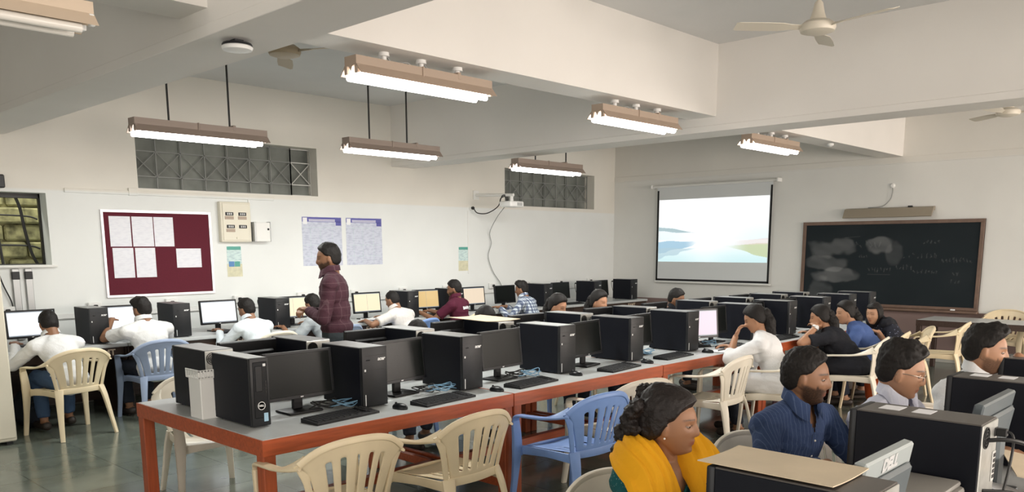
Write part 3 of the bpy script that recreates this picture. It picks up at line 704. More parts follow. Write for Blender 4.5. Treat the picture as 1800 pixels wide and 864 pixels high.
# ------------------------------------------------------------------ desktop computers (front looks along -Y)
def make_tower(kind):
    o = empty('desktop_tower'); W_, H_, D_ = (.178, .355, .40) if kind == 'acer' else ((.105, .365, .40) if kind == 'slim' else (.185, .365, .41))
    w2 = W_/2
    MB().box(-w2, w2, .012, D_-.004, .008, H_-.003, .003).build('casing', M['black_steel'], o)
    MB().box(-w2+.002, w2-.002, .012, D_-.005, H_-.006, H_, .002).build('top_cover', M['dusty_top'] if kind in ('acer', 'slim') else M['brown_top'], o)  # thin top face carries the reflected light in its colour
    b = MB()
    for sx in (-1, 1):
        for y in (.04, D_-.05): b.cyl((sx*(w2-.025), y, 0), (sx*(w2-.025), y, .012), .012, n=10)
    b.build('foot', M['cable_black'], o)
    # front
    fp = MB(); fp.box(-w2-.001, w2+.001, -.012, .014, .006, H_+.001, .006, seg=2); fp = fp.build('front_panel', M['charcoal'], o)
    if kind == 'slim':
        b = MB(); b.box(-w2+.014, w2-.012, -.0145, -.011, .05, H_-.02, .003); b.build('gloss_strip', M['black_gloss'], fp)
        MB().box(-.028, .012, -.017, -.013, .19, H_-.04, .003).build('drive_tray', M['charcoal'], fp)
        MB().box(.018, .034, -.017, -.013, H_-.045, H_-.03, .002).build('power_button', M['logo'], fp)
        b = MB()
        for q in range(4): b.box(.026, .034, -.016, -.013, .18+q*.018, .19+q*.018)
        b.build('port', M['cable_black'], fp)
        b = MB(); b.lathe([(.022, -.0145), (.022, -.017), (.0185, -.017), (.0185, -.0145)], (0, 0, .115), 28, 'Y'); b.build('badge_ring', M['logo'], fp)
        text_mesh('badge_lettering', 'DELL', .014, .0008, M['logo'], fp, T(0, -.0155, .115) @ UPR, bold=.0006)
        MB().box(.012, .036, -.0155, -.013, .03, .075).build('sticker', M['notice_blue_pale'], fp)
    else:
        b = MB(); b.box(-w2+.004, w2-.004, -.0135, -.0115, H_*.62, H_*.625); b.box(-w2+.004, w2-.004, -.0135, -.0115, H_*.86, H_*.864); b.build('panel_seam', M['cable_black'], fp)
        text_mesh('logo', 'acer', .030, .0008, M['logo'], fp, T(.045, -.0135, H_*.80) @ UPR, bold=.001, shear=.25)
        MB().box(-.062, -.036, -.0145, -.0115, H_*.78, H_*.80, .002).build('drive_button', M['black_gloss'], fp)
        MB().box(-w2+.012, -w2+.024, -.0150, -.0115, H_*.605, H_*.645, .002).build('power_button', M['logo'], fp)
        MB().box(-w2+.014, -w2+.020, -.0150, -.0115, .015, .08, .001).build('light_strip', M['logo'], fp)
    # rear
    rp = MB(); rp.box(-w2+.004, w2-.004, D_-.006, D_, .012, H_-.004, .002); rp = rp.build('rear_panel', M['pc_rear'], o)
    b = MB()
    R_ = min(.036, w2-.016)
    cx = w2-.01-R_
    for r in (R_, R_*.72, R_*.44): b.lathe([(r, D_), (r, D_+.003), (r-.003, D_+.003), (r-.003, D_)], (cx, 0, H_-.012-R_), 24, 'Y')
    b.box(cx-R_, cx+R_, D_, D_+.0025, H_-.0135-R_, H_-.0105-R_); b.box(cx-.0015, cx+.0015, D_, D_+.0025, H_-.012-2*R_, H_-.012)
    b.build('fan_grille', M['cable_black'], rp)
    MB().box(-w2+.012, -w2+.042, D_, D_+.004, H_-.06, H_-.03, .002).build('power_inlet', M['cable_black'], rp)
    b = MB(); b.box(-w2+.012, -w2+.048, D_, D_+.003, H_*.42, H_*.70, .002); io = b.build('port_plate', M['grille_white'], rp)
    b = MB()
    for q in range(5): b.box(-w2+.018, -w2+.040, D_+.002, D_+.005, H_*.45+q*.018, H_*.45+.011+q*.018)
    b.build('port', M['cable_black'], io)
    b = MB()
    for q in range(4): b.box(-w2+.012, w2-.02, D_, D_+.003, .03+q*.024, .046+q*.024, .001)
    b.build('slot_cover', M['grey_metal'], rp)
    b = MB(); b.tube([(-w2+.027, D_+.004, H_-.045), (-w2+.027, D_+.05, H_-.05), (-w2+.05, D_+.055, H_-.14), (-w2+.10, D_+.04, .05), (-w2+.06, D_+.03, .006)], .0045, 6)
    b.box(-w2+.015, -w2+.04, D_+.003, D_+.035, H_-.058, H_-.032, .003); b.build('power_cable', M['cable_black'], o)
    if kind == 'sticker':
        b = MB(); b.box(-.06, .02, .06, .13, H_, H_+.0008); b.box(-.06, .02, .17, .23, H_, H_+.0008); b.build('label_sheet', M['paper'], o)
    return o
M['notice_blue_pale'] = mat('sticker_blue', (.35, .55, .70), .4)
def screen_mat(name, col, s): 
    return mat(name, (.02, .02, .02), .3, emit=col, emit_s=s)
SCR = {'white': screen_mat('lit_screen_white', (.93, .97, 1), 1.15), 'yellow': screen_mat('lit_screen_yellow', (1, .70, .30), .85),
       'cream': screen_mat('lit_screen_cream', (1, .90, .62), 1.05), 'peach': screen_mat('lit_screen_peach', (1, .82, .62), .95), 'pink': screen_mat('lit_screen_pink', (.86, .66, .80), .9)}
BAR = screen_mat('screen_bar', (.40, .46, .52), .7); BAR2 = screen_mat('screen_line', (.55, .55, .5), .7)
def make_monitor(kind='off', w_=.44, h_=.27, tilt=6, back=None, edge=None):
    o = empty('monitor'); mt = T(0, 0, .215) @ RX(RD(-tilt)); back = back or M['black_plastic']
    MB().box(-.11, .11, -.075, .085, 0, .014, .006, seg=2).build('base', back, o)
    MB().box(-.032, .032, .015, .040, .012, .21, .006).build('stand_neck', back, o)
    b = MB(); b.box(-w_/2, w_/2, -.014, .016, -h_/2, h_/2, .005, mtx=mt); b.mi = 0
    b.box(-w_/2+.06, w_/2-.06, .014, .036, -h_/2+.05, h_/2-.06, .012, mtx=mt); sh = b.build('housing', [back], o)
    bz = MB(); e = .016
    for x0, x1, z0, z1 in ((-w_/2, w_/2, h_/2-e, h_/2), (-w_/2, w_/2, -h_/2, -h_/2+e*1.25), (-w_/2, -w_/2+e, -h_/2, h_/2), (w_/2-e, w_/2, -h_/2, h_/2)): bz.box(x0, x1, -.0175, -.012, z0, z1, .0015, mtx=mt)
    bz.build('bezel', edge or M['black_gloss'], o)
    p = MB().box(-w_/2+e, w_/2-e, -.0155, -.0138, -h_/2+e*1.25, h_/2-e, mtx=mt).build('screen', SCR.get(kind, M['screen_off']), o)
    if kind in SCR:
        b = MB(); b.box(-w_/2+e, w_/2-e, -.0162, -.0154, -h_/2+e*1.25, -h_/2+e*1.25+.010, mtx=mt); b.build('task_bar', BAR, p); b = MB(); b.box(-w_/2+e, w_/2-e, -.0162, -.0154, h_/2-e-.008, h_/2-e, mtx=mt); b.build('title_bar', BAR, p)
        b = MB(); b.box(-.002, .001, -.0160, -.0154, -h_/2+.035, h_/2-.03, mtx=mt); b.build('window_edge', BAR2 if kind in ('cream', 'yellow') else SCR[kind], p)
    text_mesh('logo', 'acer', .011, .0004, M['logo'], o, mt @ T(0, -.0178, -h_/2+.010) @ UPR, bold=.0004)
    b = MB(); b.box(-.03, .03, .0355, .037, -.06, -.03, mtx=mt); b.build('rating_label', M['notice_pale'], o)
    return o
def make_keyboard():
    o = empty('keyboard'); b = MB(); b.rings([[(x, -.07, 0), (x, .07, 0), (x, .07, .024), (x, -.07, .012)] for x in (-.22, .22)]); k = b; k.mi = 1; sl = math.atan2(.012, .14)
    for r in range(6):
        n = 15 if r != 0 else 9
        for q in range(n):
            wv = .0245 if r else .044; x = -.205+q*(.41/n); y = -.056+r*.0215
            if x+.41/n*.86 > .14 and x < .13: continue
            k.box(x, x+.41/n*.86, y, y+.017, .012+(y+.07)*.0857-.001, .012+(y+.07)*.0857+.005)
    k.build('body', [M['black_plastic'], M['charcoal']], o); return o
def make_mouse():
    o = empty('mouse'); b = MB(); b.ball((0, 0, .008), .031, .055, .026, sub=3)
    for v in b.bm.verts: v.co.z = max(v.co.z, .001)
    b.build('body', M['black_gloss'], o); MB().lathe([(.006, -.004), (.009, -.002), (.009, .002), (.006, .004)], (0, .03, .029), 12, 'X').build('scroll_wheel', M['charcoal'], o); return o
PROTO = {}
def station_item(key, maker, x, y, z, rz, label, cat, group, **kw):
    if key not in PROTO: o = maker(); PROTO[key] = o
    else: o = copy_tree(PROTO[key])
    for q in ('label', 'category', 'group'):
        if q in o: del o[q]
    o.location = (x, y, z); o.rotation_euler = (0, 0, rz); tag(o, label, cat, group); return o
def tower(kind, x, y, z, rz, label, group): return station_item('tower_'+kind, lambda: make_tower(kind), x, y, z, rz, label, 'computer tower', group)
def monitor(kind, x, y, z, rz, label, group): return station_item('monitor_'+kind, lambda: make_monitor(kind), x, y, z, rz, label, 'monitor', group)
def keyboard(x, y, z, rz, label, group): return station_item('keyboard', make_keyboard, x, y, z, rz, label, 'keyboard', group)
def mouse(x, y, z, rz, label, group): return station_item('mouse', make_mouse, x, y, z, rz, label, 'mouse', group)
ORD = ['first', 'second', 'third', 'fourth', 'fifth', 'sixth', 'seventh', 'eighth', 'ninth', 'tenth', 'eleventh', 'twelfth']
ZT = .75
def bez(n): return ORD[n]
# front half of the long row, users sit on the aisle side
GA = 'computers on the aisle side of the long row'
fx = [2.81, 3.60, 4.57, 5.45, 6.31, 7.50, 8.20, 9.06, 9.80, 10.42]
tower('slim', 2.155, 3.87, ZT, 0, 'slim black tower with a round badge at the open end of the long row', GA)
nm = ['behind the nearest mouse', 'just before the first table joint', 'just past the first table joint', 'between two dark monitors', 'beside the pink lit monitor', 'behind the bent arm', 'right behind the girl in white', 'beside the girl with the watch', 'behind the girl in the blue top', 'last one by the blackboard']
for i, x in enumerate(fx): tower('acer', x+.09, 3.88 if i < 6 else 3.84, ZT, 0, 'black tower, aisle side of long row, '+nm[i], GA)
mx_ = [(2.52, 4.08, -.0), (3.26, 4.10, .10), (4.13, 4.05, .08), (5.06, 4.02, .16), (5.86, 4.10, .05), (6.72, 4.02, -.38), (7.15, 4.1, 0), (7.95, 4.1, 0), (8.72, 4.1, 0), (9.50, 4.1, 0)]
md = ['dark wide monitor beside the slim tower on the open table end', 'dark monitor turned slightly, standing behind the second keyboard', 'dark monitor straight above the first table joint', 'dark tilted monitor catching light, half behind a tower after the first joint', 'narrow visible dark monitor before the second table joint', 'monitor with a pink lit screen near the girl in white', 'dark monitor behind the arm of the girl in white', 'dark monitor behind the ponytail of the girl in white', 'dark monitor in front of the girl in black with a watch', 'dark monitor near the blackboard end of the long row']
for i, (x, y, r) in enumerate(mx_): monitor('pink' if i == 5 else 'off', x, y, ZT, r, md[i]+', aisle side', GA)
kb = [(2.58, 3.76, .10), (3.30, 3.72, .10), (4.12, 3.74, .10), (5.10, 3.72, .12), (5.95, 3.78, .05), (6.92, 3.78, .15), (7.9, 3.74, 0), (8.7, 3.74, 0)]
kl = ['nearest the open table end', 'between the first two big towers', 'across the first table joint', 'at the edge after the first joint', 'before the second table joint', 'in front of the pink lit monitor', 'beyond the girl in white', 'in front of the girl in black']
for (x, y, r), l in zip(kb, kl): keyboard(x, y, ZT, r, 'black keyboard on the long row, '+l, 'keyboards')
for (x, y), l in zip([(2.96, 3.72), (3.76, 3.72), (4.62, 3.76), (5.50, 3.74), (6.40, 3.72), (7.35, 3.70)], ['in front of the first big tower', 'at the foot of the second big tower', 'beside the keyboard across the first joint', 'in front of the tower between two dark monitors', 'next to the papers of the girl in white', 'beyond the elbow of the girl in white']): mouse(x, y, ZT, .15, 'black mouse on the long row, '+l, 'computer mice')
# back half, seen from behind: rear plates face the aisle
GB = 'computers on the far side of the long row'
bx = [2.14, 2.80, 3.68, 4.50, 5.50, 6.48, 7.62, 8.40, 9.25, 9.85]
bl = ['behind the white vented box', 'behind the first dark monitor', 'beyond the second big tower', 'carrying a piece of cardboard', 'before the girl leaning on her hand', 'past the second far side girl', 'in front of the lone head', 'below the projected picture', 'below the screen border nearest the blackboard', 'last one by the blackboard']
for i, x in enumerate(bx): tower('acer', x+.09, 4.42+.41, ZT, pi, 'rear facing tower, far side of long row, '+bl[i], GB)
bmx = [(2.62, 4.80, .04), (3.56, 4.80, .0), (4.42-.02, 4.85, 0), (5.32-.06, 4.85, 0), (6.28, 4.85, 0), (7.22, 4.85, 0), (8.12, 4.85, 0), (9.0, 4.85, 0)]
bml = ['after the first rear tower', 'below the cream shirt', 'below the maroon shirt', 'below the checked shirt', 'below the second girl', 'before the lone head', 'under the projection screen', 'under the right screen border']
for i, (x, y, r) in enumerate(bmx):
    monitor('off', x, y, ZT-.005+.005, pi+r, 'back of a monitor, far side of the long row, '+bml[i], GB)
# wall row
GW = 'computers on the wall desks'; ZW = .74
wt = [(2.98, 'acer'), (3.82, 'acer'), (5.02, 'acer'), (6.98, 'acer'), (7.80, 'acer'), (9.72, 'acer'), (10.98, 'acer'), (12.02, 'acer')]
wl = ['first from the cream cupboard', 'behind the broad man in white', 'partly behind the third man in white', 'behind the man in the cream shirt', 'behind the man in the maroon shirt', 'past the man in the checked shirt', 'second last before the room corner', 'last one, alone near the room corner']
for (x, k), l in zip(wt, wl): tower(k, x+.1, 8.56, ZW, .0, 'black desktop tower on the wall desk, '+l, GW)
wm = [(2.56, 'white', 8.86, 0, 'lit white monitor on the wall desk nearest the cream cupboard'), (3.44, 'white', 8.86, 0, 'lit white monitor on the wall desk, partly hidden by the broad man in white'), (4.48, 'white', 8.86, 0, 'lit white monitor standing clear on the wall desk beside the second tower'),
      (5.44, 'cream', 8.86, .0, 'lit cream monitor on the wall desk beside the standing man'), (6.54, 'cream', 8.86, 0, 'lit cream monitor on the wall desk behind the back of the standing man'), (7.52, 'yellow', 8.82, -.10, 'lit yellow monitor on the wall desk, turned slightly'),
      (8.46, 'peach', 8.84, 0, 'lit peach monitor on the wall desk beyond the maroon shirt'), (9.08, 'off', 8.80, 0, 'dark monitor on the wall desk beside the checked shirt'), (10.44, 'off', 8.84, 0, 'dark monitor on the wall desk after the checked shirt'), (11.50, 'off', 8.84, 0, 'dark monitor on the wall desk closest to the room corner')]
for x, k, y, r, l in wm: monitor(k, x, y, ZW, r, l, GW)
for x, l in ((4.60, 'in front of the clear standing lit monitor'), (7.62, 'in front of the yellow lit monitor'), (6.62, 'in front of the monitor by the standing man'), (10.5, 'in front of the first dark far monitor')): keyboard(x, 8.62, ZW, 0, 'black keyboard on the wall desk, '+l, 'keyboards')
# white vented metal box between the towers on the table end
o = empty('vented_metal_box', (2.075, 4.33, ZT), .0)
MB().box(-.05, .06, -.07, .07, 0, .225, .004).build('body', M['white_metal'], o)
b = MB(); b.box(-.062, .08, -.075, .075, .225, .232, .002)
for q in range(9):
    b.box(-.062, -.058, -.075+q*.0178, -.068+q*.0178, .232, .27)
b.box(-.062, -.058, -.075, .075, .268, .276); b.build('slotted_lid', M['white_metal'], o)
b = MB()
for q in range(7): b.box(-.05+q*.018, -.042+q*.018, -.0765, -.0745, .232, .265)
b.box(-.062, .085, -.076, -.074, .264, .274); b.box(-.062, .085, -.076, -.074, .225, .234)
for q in range(8): b.box(-.060+q*.018, -.052+q*.018, -.076, -.074, .23, .27)
b.build('slotted_rail', M['white_metal'], o)
b = MB(); b.cyl((.03, -.0715, .22), (.03, -.070, .22), .004, n=8); b.cyl((.03, -.0715, .05), (.03, -.070, .05), .004, n=8); b.build('screw', M['charcoal'], o)
tag(o, 'white metal box with a slotted top rail standing on the open table end', 'metal box')
# cardboard on a far side tower and papers
def sheet(name, m, lab, cat, x, y, z, w_, d_, rz, bend=0, tilt=0, t=.003, grp=None):
    b = MB(); n = 10; rr = []
    for i in range(n+1):
        u = i/n-.5; zz = bend*(4*u*u)
        rr.append([(u*w_, -d_/2, zz), (u*w_, d_/2, zz), (u*w_, d_/2, zz+t), (u*w_, -d_/2, zz+t)])
    b.rings(rr); o = b.build(name, m); o.location = (x, y, z); o.rotation_euler = (tilt, 0, rz); return tag(o, lab, cat, grp)
sheet('cardboard_sheet', M['cardboard'], 'tan cardboard sheet lying across a far side tower of the long row', 'cardboard', 4.60, 4.70, 1.108, .34, .52, -.12, .006)
sheet('cardboard_sheet', M['cardboard'], 'large tan cardboard sheet on the desktop tower next to the woman in yellow', 'cardboard', 1.97, .92, 1.118, .22, .36, .0, .004)
sheet('paper_sheet', M['paper'], 'white open papers on the long table by the elbow of the girl in white', 'paper', 6.60, 3.66, ZT+.004, .30, .20, .2)
MB_pen = MB().cyl((-.07, 0, .004), (.07, .01, .004), .004, n=8).build('pen', M['cable_black'], loc=(6.58, 3.68, ZT+.008)); tag(MB_pen, 'dark pen lying on the white papers of the girl in white', 'pen')
for k in range(2): sheet('notebook', M['paper'], ['open notebook, lower one, on the wall desk behind the standing man', 'open notebook, upper one, on the wall desk behind the standing man'][k], 'notebook', 6.42+.04*k, 8.58, ZW+.002+.014*k, .34, .22, .1+.25*k, .010, t=.012)
# closest row: seen from the back of the machines
GC = 'computers of the closest row'
tower('big', 1.95, 1.06, ZT, pi, 'black desktop tower carrying the tan cardboard, beside the woman in yellow', GC)
tower('sticker', 2.965, 1.09, ZT, pi, 'black desktop tower with two white stickers, right in front of the man in glasses', GC)
tower('sticker', 3.98, 1.07, ZT, pi, 'big dark tower standing behind the tilted slate grey monitor', GC)
tower('big', 4.80, 1.06, ZT, pi, 'last visible tower of the closest row, beside the hand at the chin', GC)
def crt_back_monitor(name, x, y, rz, w_, top, h_, label, dell, m, edge):
    o = empty(name, (x, y, ZT), rz); mt = T(0, 0, top-h_/2) @ RX(RD(-9))
    MB().box(-.12, .12, -.09, .10, 0, .018, .008, seg=2).build('base', m, o)
    MB().box(-.045, .045, .02, .06, .01, top-h_/2+.02, .01).build('stand_neck', m, o)
    MB().box(-w_/2, w_/2, -.016, .018, -h_/2, h_/2, .006, mtx=mt).build('housing', edge, o)
    b = MB(); b.box(-w_/2+.015, w_/2-.015, .014, .034, -h_/2+.015, h_/2-.055, .012, mtx=mt); b.build('rear_cover', m, o)
    MB().box(-w_/2+.02, w_/2-.02, -.0175, -.0145, -h_/2+.02, h_/2-.02, mtx=mt).build('screen', M['screen_off'], o)
    if dell: text_mesh('logo', 'DELL', .050, .001, M['logo'], o, mt @ T(0, .0195, h_/2-.030) @ RZ(pi) @ UPR, bold=.003)
    b = MB(); b.box(-.05, .05, .034, .036, -h_/2+.03, -h_/2+.07, mtx=mt); b.build('rating_label', M['notice_pale'], o)
    return tag(o, label, 'monitor', GC)
crt_back_monitor('monitor', 2.30, .80, pi, .36, .375, .30, 'monitor with silver top edge and lettered back, between the cardboard and the grey printer', 1, M['monitor_grey'], M['monitor_silver'])
crt_back_monitor('monitor', 3.42, .80, pi, .44, .375, .30, 'slate grey back of a monitor tilted beside the big dark tower', 0, M['monitor_grey'], M['monitor_grey'])
# grey printer in front of the stickered tower
o = empty('grey_printer', (2.62, .88, ZT))
b = MB(); b.box(-.215, .235, -.17, .19, 0, .165, .012, seg=2); b.build('body', M['printer'], o)
b = MB(); b.box(-.21, .225, -.16, .175, .165, .185, .01, seg=2); b.build('lid', M['printer'], o)
b = MB(); b.rings([[(-.05, .10, z), (.15, .02, z), (-.05, -.07, z)] for z in (.1835, .1862)]); b.build('paper_recess', M['printer_dark'], o)
MB().box(-.17, -.13, -.12, -.02, .185, .187).build('label', M['paper'], o)
b = MB()
for q in range(6): b.box(-.12+q*.05, -.09+q*.05, -.172, -.168, .05, .12)
b.build('vent', M['printer_dark'], o)
tag(o, 'light grey printer lying in front of the stickered tower', 'printer')
sheet('paper_sheet', M['paper'], 'white paper leaning among the black cables at the frame corner', 'paper', 3.22, .66, ZT+.075, .30, .21, .9, .0, .25)
sheet('cardboard_sheet', M['cardboard'], 'tan cardboard sheet at the very corner of the frame, over the printer side', 'cardboard', 3.42, .52, ZT+.11, .42, .40, .35, .0, .2)
b = MB(); b.tube([(2.93, .69, 1.055), (2.97, .62, 1.06), (3.06, .57, 1.02), (3.12, .53, .92), (3.15, .52, .82), (3.12, .56, .757)], .007, 8)
tag(b.build('thick_power_cable', M['cable_black']), 'thick black power cable arching from the rear of the stickered tower', 'cable')
b = MB(); b.tube([(2.93, .68, .89), (3.0, .60, .88), (3.06, .58, .82), (3.14, .62, .765), (3.26, .66, .77)], .006, 8); b.tube([(3.10, .60, .80), (3.2, .56, .83), (3.34, .54, .86), (3.5, .58, .85)], .006, 8)
tag(b.build('monitor_cables', M['cable_black']), 'tangled black cables behind the slate grey monitor', 'cable')
tag(MB().box(3.02, 3.16, .50, .60, ZT, ZT+.055, .008).build('power_strip', M['black_plastic']), 'black power strip among cables on the closest table', 'power strip')
# blue and black cables on the long row
def cable_mess(name, m, x, y, label, r=.0045, seed=0, w_=.16, d_=.07):
    random.seed(seed); p = []
    for k in range(9):
        a = k*2.2; p.append((x+cos(a)*w_*random.uniform(.5, 1), y+sin(a)*d_*random.uniform(.4, 1), ZT+.008+abs(sin(k*1.3))*.05))
    b = MB(); b.tube(p, r, 6); tag(b.build(name, m), label, 'cable', 'cables on the long row')
loc = [(2.80, 3.98, 'behind the first dark monitor'), (3.52, 3.95, 'between the second monitor and its tower'), (4.36, 3.95, 'past the first table joint'), (5.90, 4.02, 'before the second joint'), (6.86, 3.95, 'in front of the pink lit monitor')]
for i, (x, y, l) in enumerate(loc):
    cable_mess('network_cable', M['cable_blue'], x-.04, y-.02, 'looped blue network cable '+l, .0032, i+1, .15, .07)
    cable_mess('signal_cable', M['cable_black'], x-.14, y+.02, 'tangled black cable '+l, .004, i+11, .15, .06)
# ------------------------------------------------------------------ plastic armchair (faces +Y)
def make_chair():
    o = empty('plastic_armchair')
    # seat
    nx_, ny_ = 21, 18; b = MB(); G_ = {}
    def sp(i, j):
        u = i/nx_*2-1; v = j/ny_; y = -.20+.43*v; wd = .185+.035*sm(0, .8, v)
        z = .425-.018*(1-u*u)*sm(0, .3, v)-.02*sm(.85, 1, v)+.012*(1-v); return (u*wd, y, z)
    for i in range(nx_+1):
        for j in range(ny_+1): G_[i, j] = b.bm.verts.new(sp(i, j))
    for i in range(nx_):
        for j in range(ny_):
            if 2 <= j <= 8 and i % 3 == 1 and 3 < i < 18: continue
            b.bm.faces.new((G_[i, j], G_[i+1, j], G_[i+1, j+1], G_[i, j+1]))
    def solid(o_, t, sub=1):
        m = o_.modifiers.new('s', 'SOLIDIFY'); m.thickness = t; m.offset = 0
        if sub: q = o_.modifiers.new('b', 'SUBSURF'); q.levels = sub; q.render_levels = sub
        eval_mesh(o_); o_.data.set_sharp_from_angle(angle=RD(60)); return o_
    s = b.build('seat', M['cream'], o, 80); solid(s, .009)
    # skirts round the seat
    b = MB()
    for sx in (-1, 1): b.sweep([(sx*.20, -.20, .40), (sx*.222, 0, .405), (sx*.235, .20, .395)], [.06, .05, .06], .012, [(sx, 0, 0)]*3)
    b.sweep([(-.235, .215, .385), (0, .238, .395), (.235, .215, .385)], [.06, .035, .06], .012, [(0, 1, 0)]*3)
    b.sweep([(-.20, -.21, .425), (0, -.235, .425), (.20, -.21, .425)], [.05, .05, .05], .012, [(0, -1, 0)]*3)
    b.build('seat_rim', M['cream'], s)
    # backrest fan with five slots
    b = MB(); G_ = {}; NX, NY = 33, 20
    def bp_(i, j):
        u = i/NX*2-1; v = j/NY; hw_ = .165+.085*v**1.3+.03*sm(.75, 1, v)
        top = .79-.045*u*u-.05*u**4; z = .405+(top-.405)*v; x = u*hw_
        y = -.222-.085*v+.055*(u*u)*(.5+.9*v); return (x, y, z)
    for i in range(NX+1):
        for j in range(NY+1): G_[i, j] = b.bm.verts.new(bp_(i, j))
    sl = [(5, 6), (10, 11), (16, 16), (21, 22), (26, 27)]
    for i in range(NX):
        for j in range(NY):
            if any(a <= i <= c for a, c in sl) and 4 <= j <= 15: continue
            b.bm.faces.new((G_[i, j], G_[i+1, j], G_[i+1, j+1], G_[i, j+1]))
    k = b.build('backrest', M['cream'], o, 80); solid(k, .011)
    # rolled top rail
    b = MB(); P = [bp_(i, NY) for i in range(0, NX+1, 3)]
    b.sweep(P, [.034]*len(P), .020, [(0, -1, .3)]*len(P), sub=2); b.build('top_rail', M['cream'], k)
    for sx in (-1, 1):
        b = MB()
        b.sweep([(sx*.262, -.225, .70), (sx*.285, -.16, .675), (sx*.292, -.05, .645), (sx*.292, .08, .635), (sx*.285, .19, .625), (sx*.275, .225, .595), (sx*.272, .232, .56)],
                [.09, .065, .055, .055, .055, .055, .05], [.018]*7, [(sx*.75, .1, .65), (sx*.5, 0, .9), (0, 0, 1), (0, 0, 1), (0, .3, 1), (0, 1, .5), (0, 1, 0)])
        b.build('armrest', M['cream'], o)
        b = MB(); b.sweep([(sx*.272, .232, .585), (sx*.262, .228, .42), (sx*.272, .240, .20), (sx*.285, .262, 0.0)], [.058, .075, .048, .040], [.028, .034, .028, .026], [(0, 1, 0)]*4)
        b.build('leg', M['cream'], o)
        b = MB(); b.sweep([(sx*.19, -.205, .44), (sx*.205, -.235, .35), (sx*.225, -.27, .18), (sx*.245, -.31, 0.0)], [.075, .065, .048, .038], [.026, .028, .026, .024], [(sx*.5, -1, 0)]*4)
        b.build('leg', M['cream'], o)
        b = MB(); b.sweep([(sx*.200, -.20, .44), (sx*.235, -.215, .60), (sx*.268, -.222, .70)], [.03, .035, .07], .014, [(sx*.3, -1, 0)]*3); b.build('side_stay', M['cream'], k)
    return o
CH = {}
def chair(x, y, rz, m, label, group='plastic armchairs'):
    if not CH: c = make_chair(); CH['p'] = c
    else: c = copy_tree(CH['p'])
    for q in ('label', 'category', 'group'):
        if q in c: del c[q]
    c.location = (x, y, 0); c.rotation_euler = (0, 0, rz)
    if m != 'cream':
        def rec(q):
            recolour(q, M[m]); [rec(z) for z in q.children]
        rec(c)
    return tag(c, label, 'chair', group)
D = RD
chair(2.27, 3.43, D(-5), 'cream', 'cream plastic armchair at the open end of the long table, back to the aisle')
chair(3.05, 3.42, D(2), 'cream', 'empty cream plastic armchair with small writing below its backrest slots')
chair(3.99, 3.28, D(-4), 'blue_chair', 'bright blue plastic armchair at the joint of the first two tables')
chair(4.64, 3.38, D(-12), 'ivory', 'pale plastic armchair mostly hidden behind the head of the woman in yellow')
chair(6.05, 3.48, D(4), 'ivory', 'empty ivory plastic armchair directly beside the girl in white')
chair(10.45, 3.02, D(8), 'cream', 'empty cream plastic armchair past the girl with the black headscarf')
chair(12.52, 2.85, D(90), 'cream', 'cream plastic armchair behind the free standing table under the blackboard')
chair(2.56, 5.30, D(172), 'ivory', 'ivory plastic armchair pushed under the far side of the open table end')
# bags
def bag(name, m, x, y, sx, sy, sz, rz, label):
    b = MB(); b.ball((0, 0, sz*.48), sx, sy, sz*.5, sub=4)
    for v in b.bm.verts:
        q = v.co; n = noise.noise(q*9)*.02+noise.noise(q*22)*.008; q += q.normalized()*n; q.z = max(q.z, .0)
        q.x *= 1.12-.35*(q.z/sz)**2
    o = b.build(name, m, ang=80); o.location = (x, y, 0); o.rotation_euler = (0, 0, rz)
    h = MB(); h.tube([(-.05, 0, sz*.92), (-.04, 0, sz*1.08), (.04, 0, sz*1.08), (.05, 0, sz*.92)], .008, 6); h.build('handle', m, o)
    p = MB(); p.ball((0, -sy*.9, sz*.32), sx*.65, sy*.35, sz*.25, sub=3); p.build('front_pocket', m, o, ang=80)
    z = MB(); z.tube([(-sx*.7, -sy*.75, sz*.55), (0, -sy*1.02, sz*.66), (sx*.7, -sy*.75, sz*.55)], .004, 6); z.build('zip', M['cable_black'], o)
    return tag(o, label, 'bag', 'bags on the floor')
bag('backpack', M['orange_bag'], 8.86, 3.12, .17, .13, .44, .5, 'bright orange bag on the floor behind the blue top girl chair')
bag('backpack', M['purple_bag'], 7.45, 3.50, .14, .10, .30, .2, 'mauve bag on the floor under the chair of the girl in white')
bag('backpack', M['dark_bag'], 2.42, 8.62, .16, .14, .40, .2, 'dark backpack on the floor under the wall desk beside the cupboard')
tag(MB().box(-.05, .05, -.015, .015, 0, .16, .006).build('pink_pouch', mat('pink_cloth', (.62, .38, .55), .7), loc=(7.24, 3.16, .0)), 'pink pouch on the floor behind the chair of the girl in white', 'pouch')
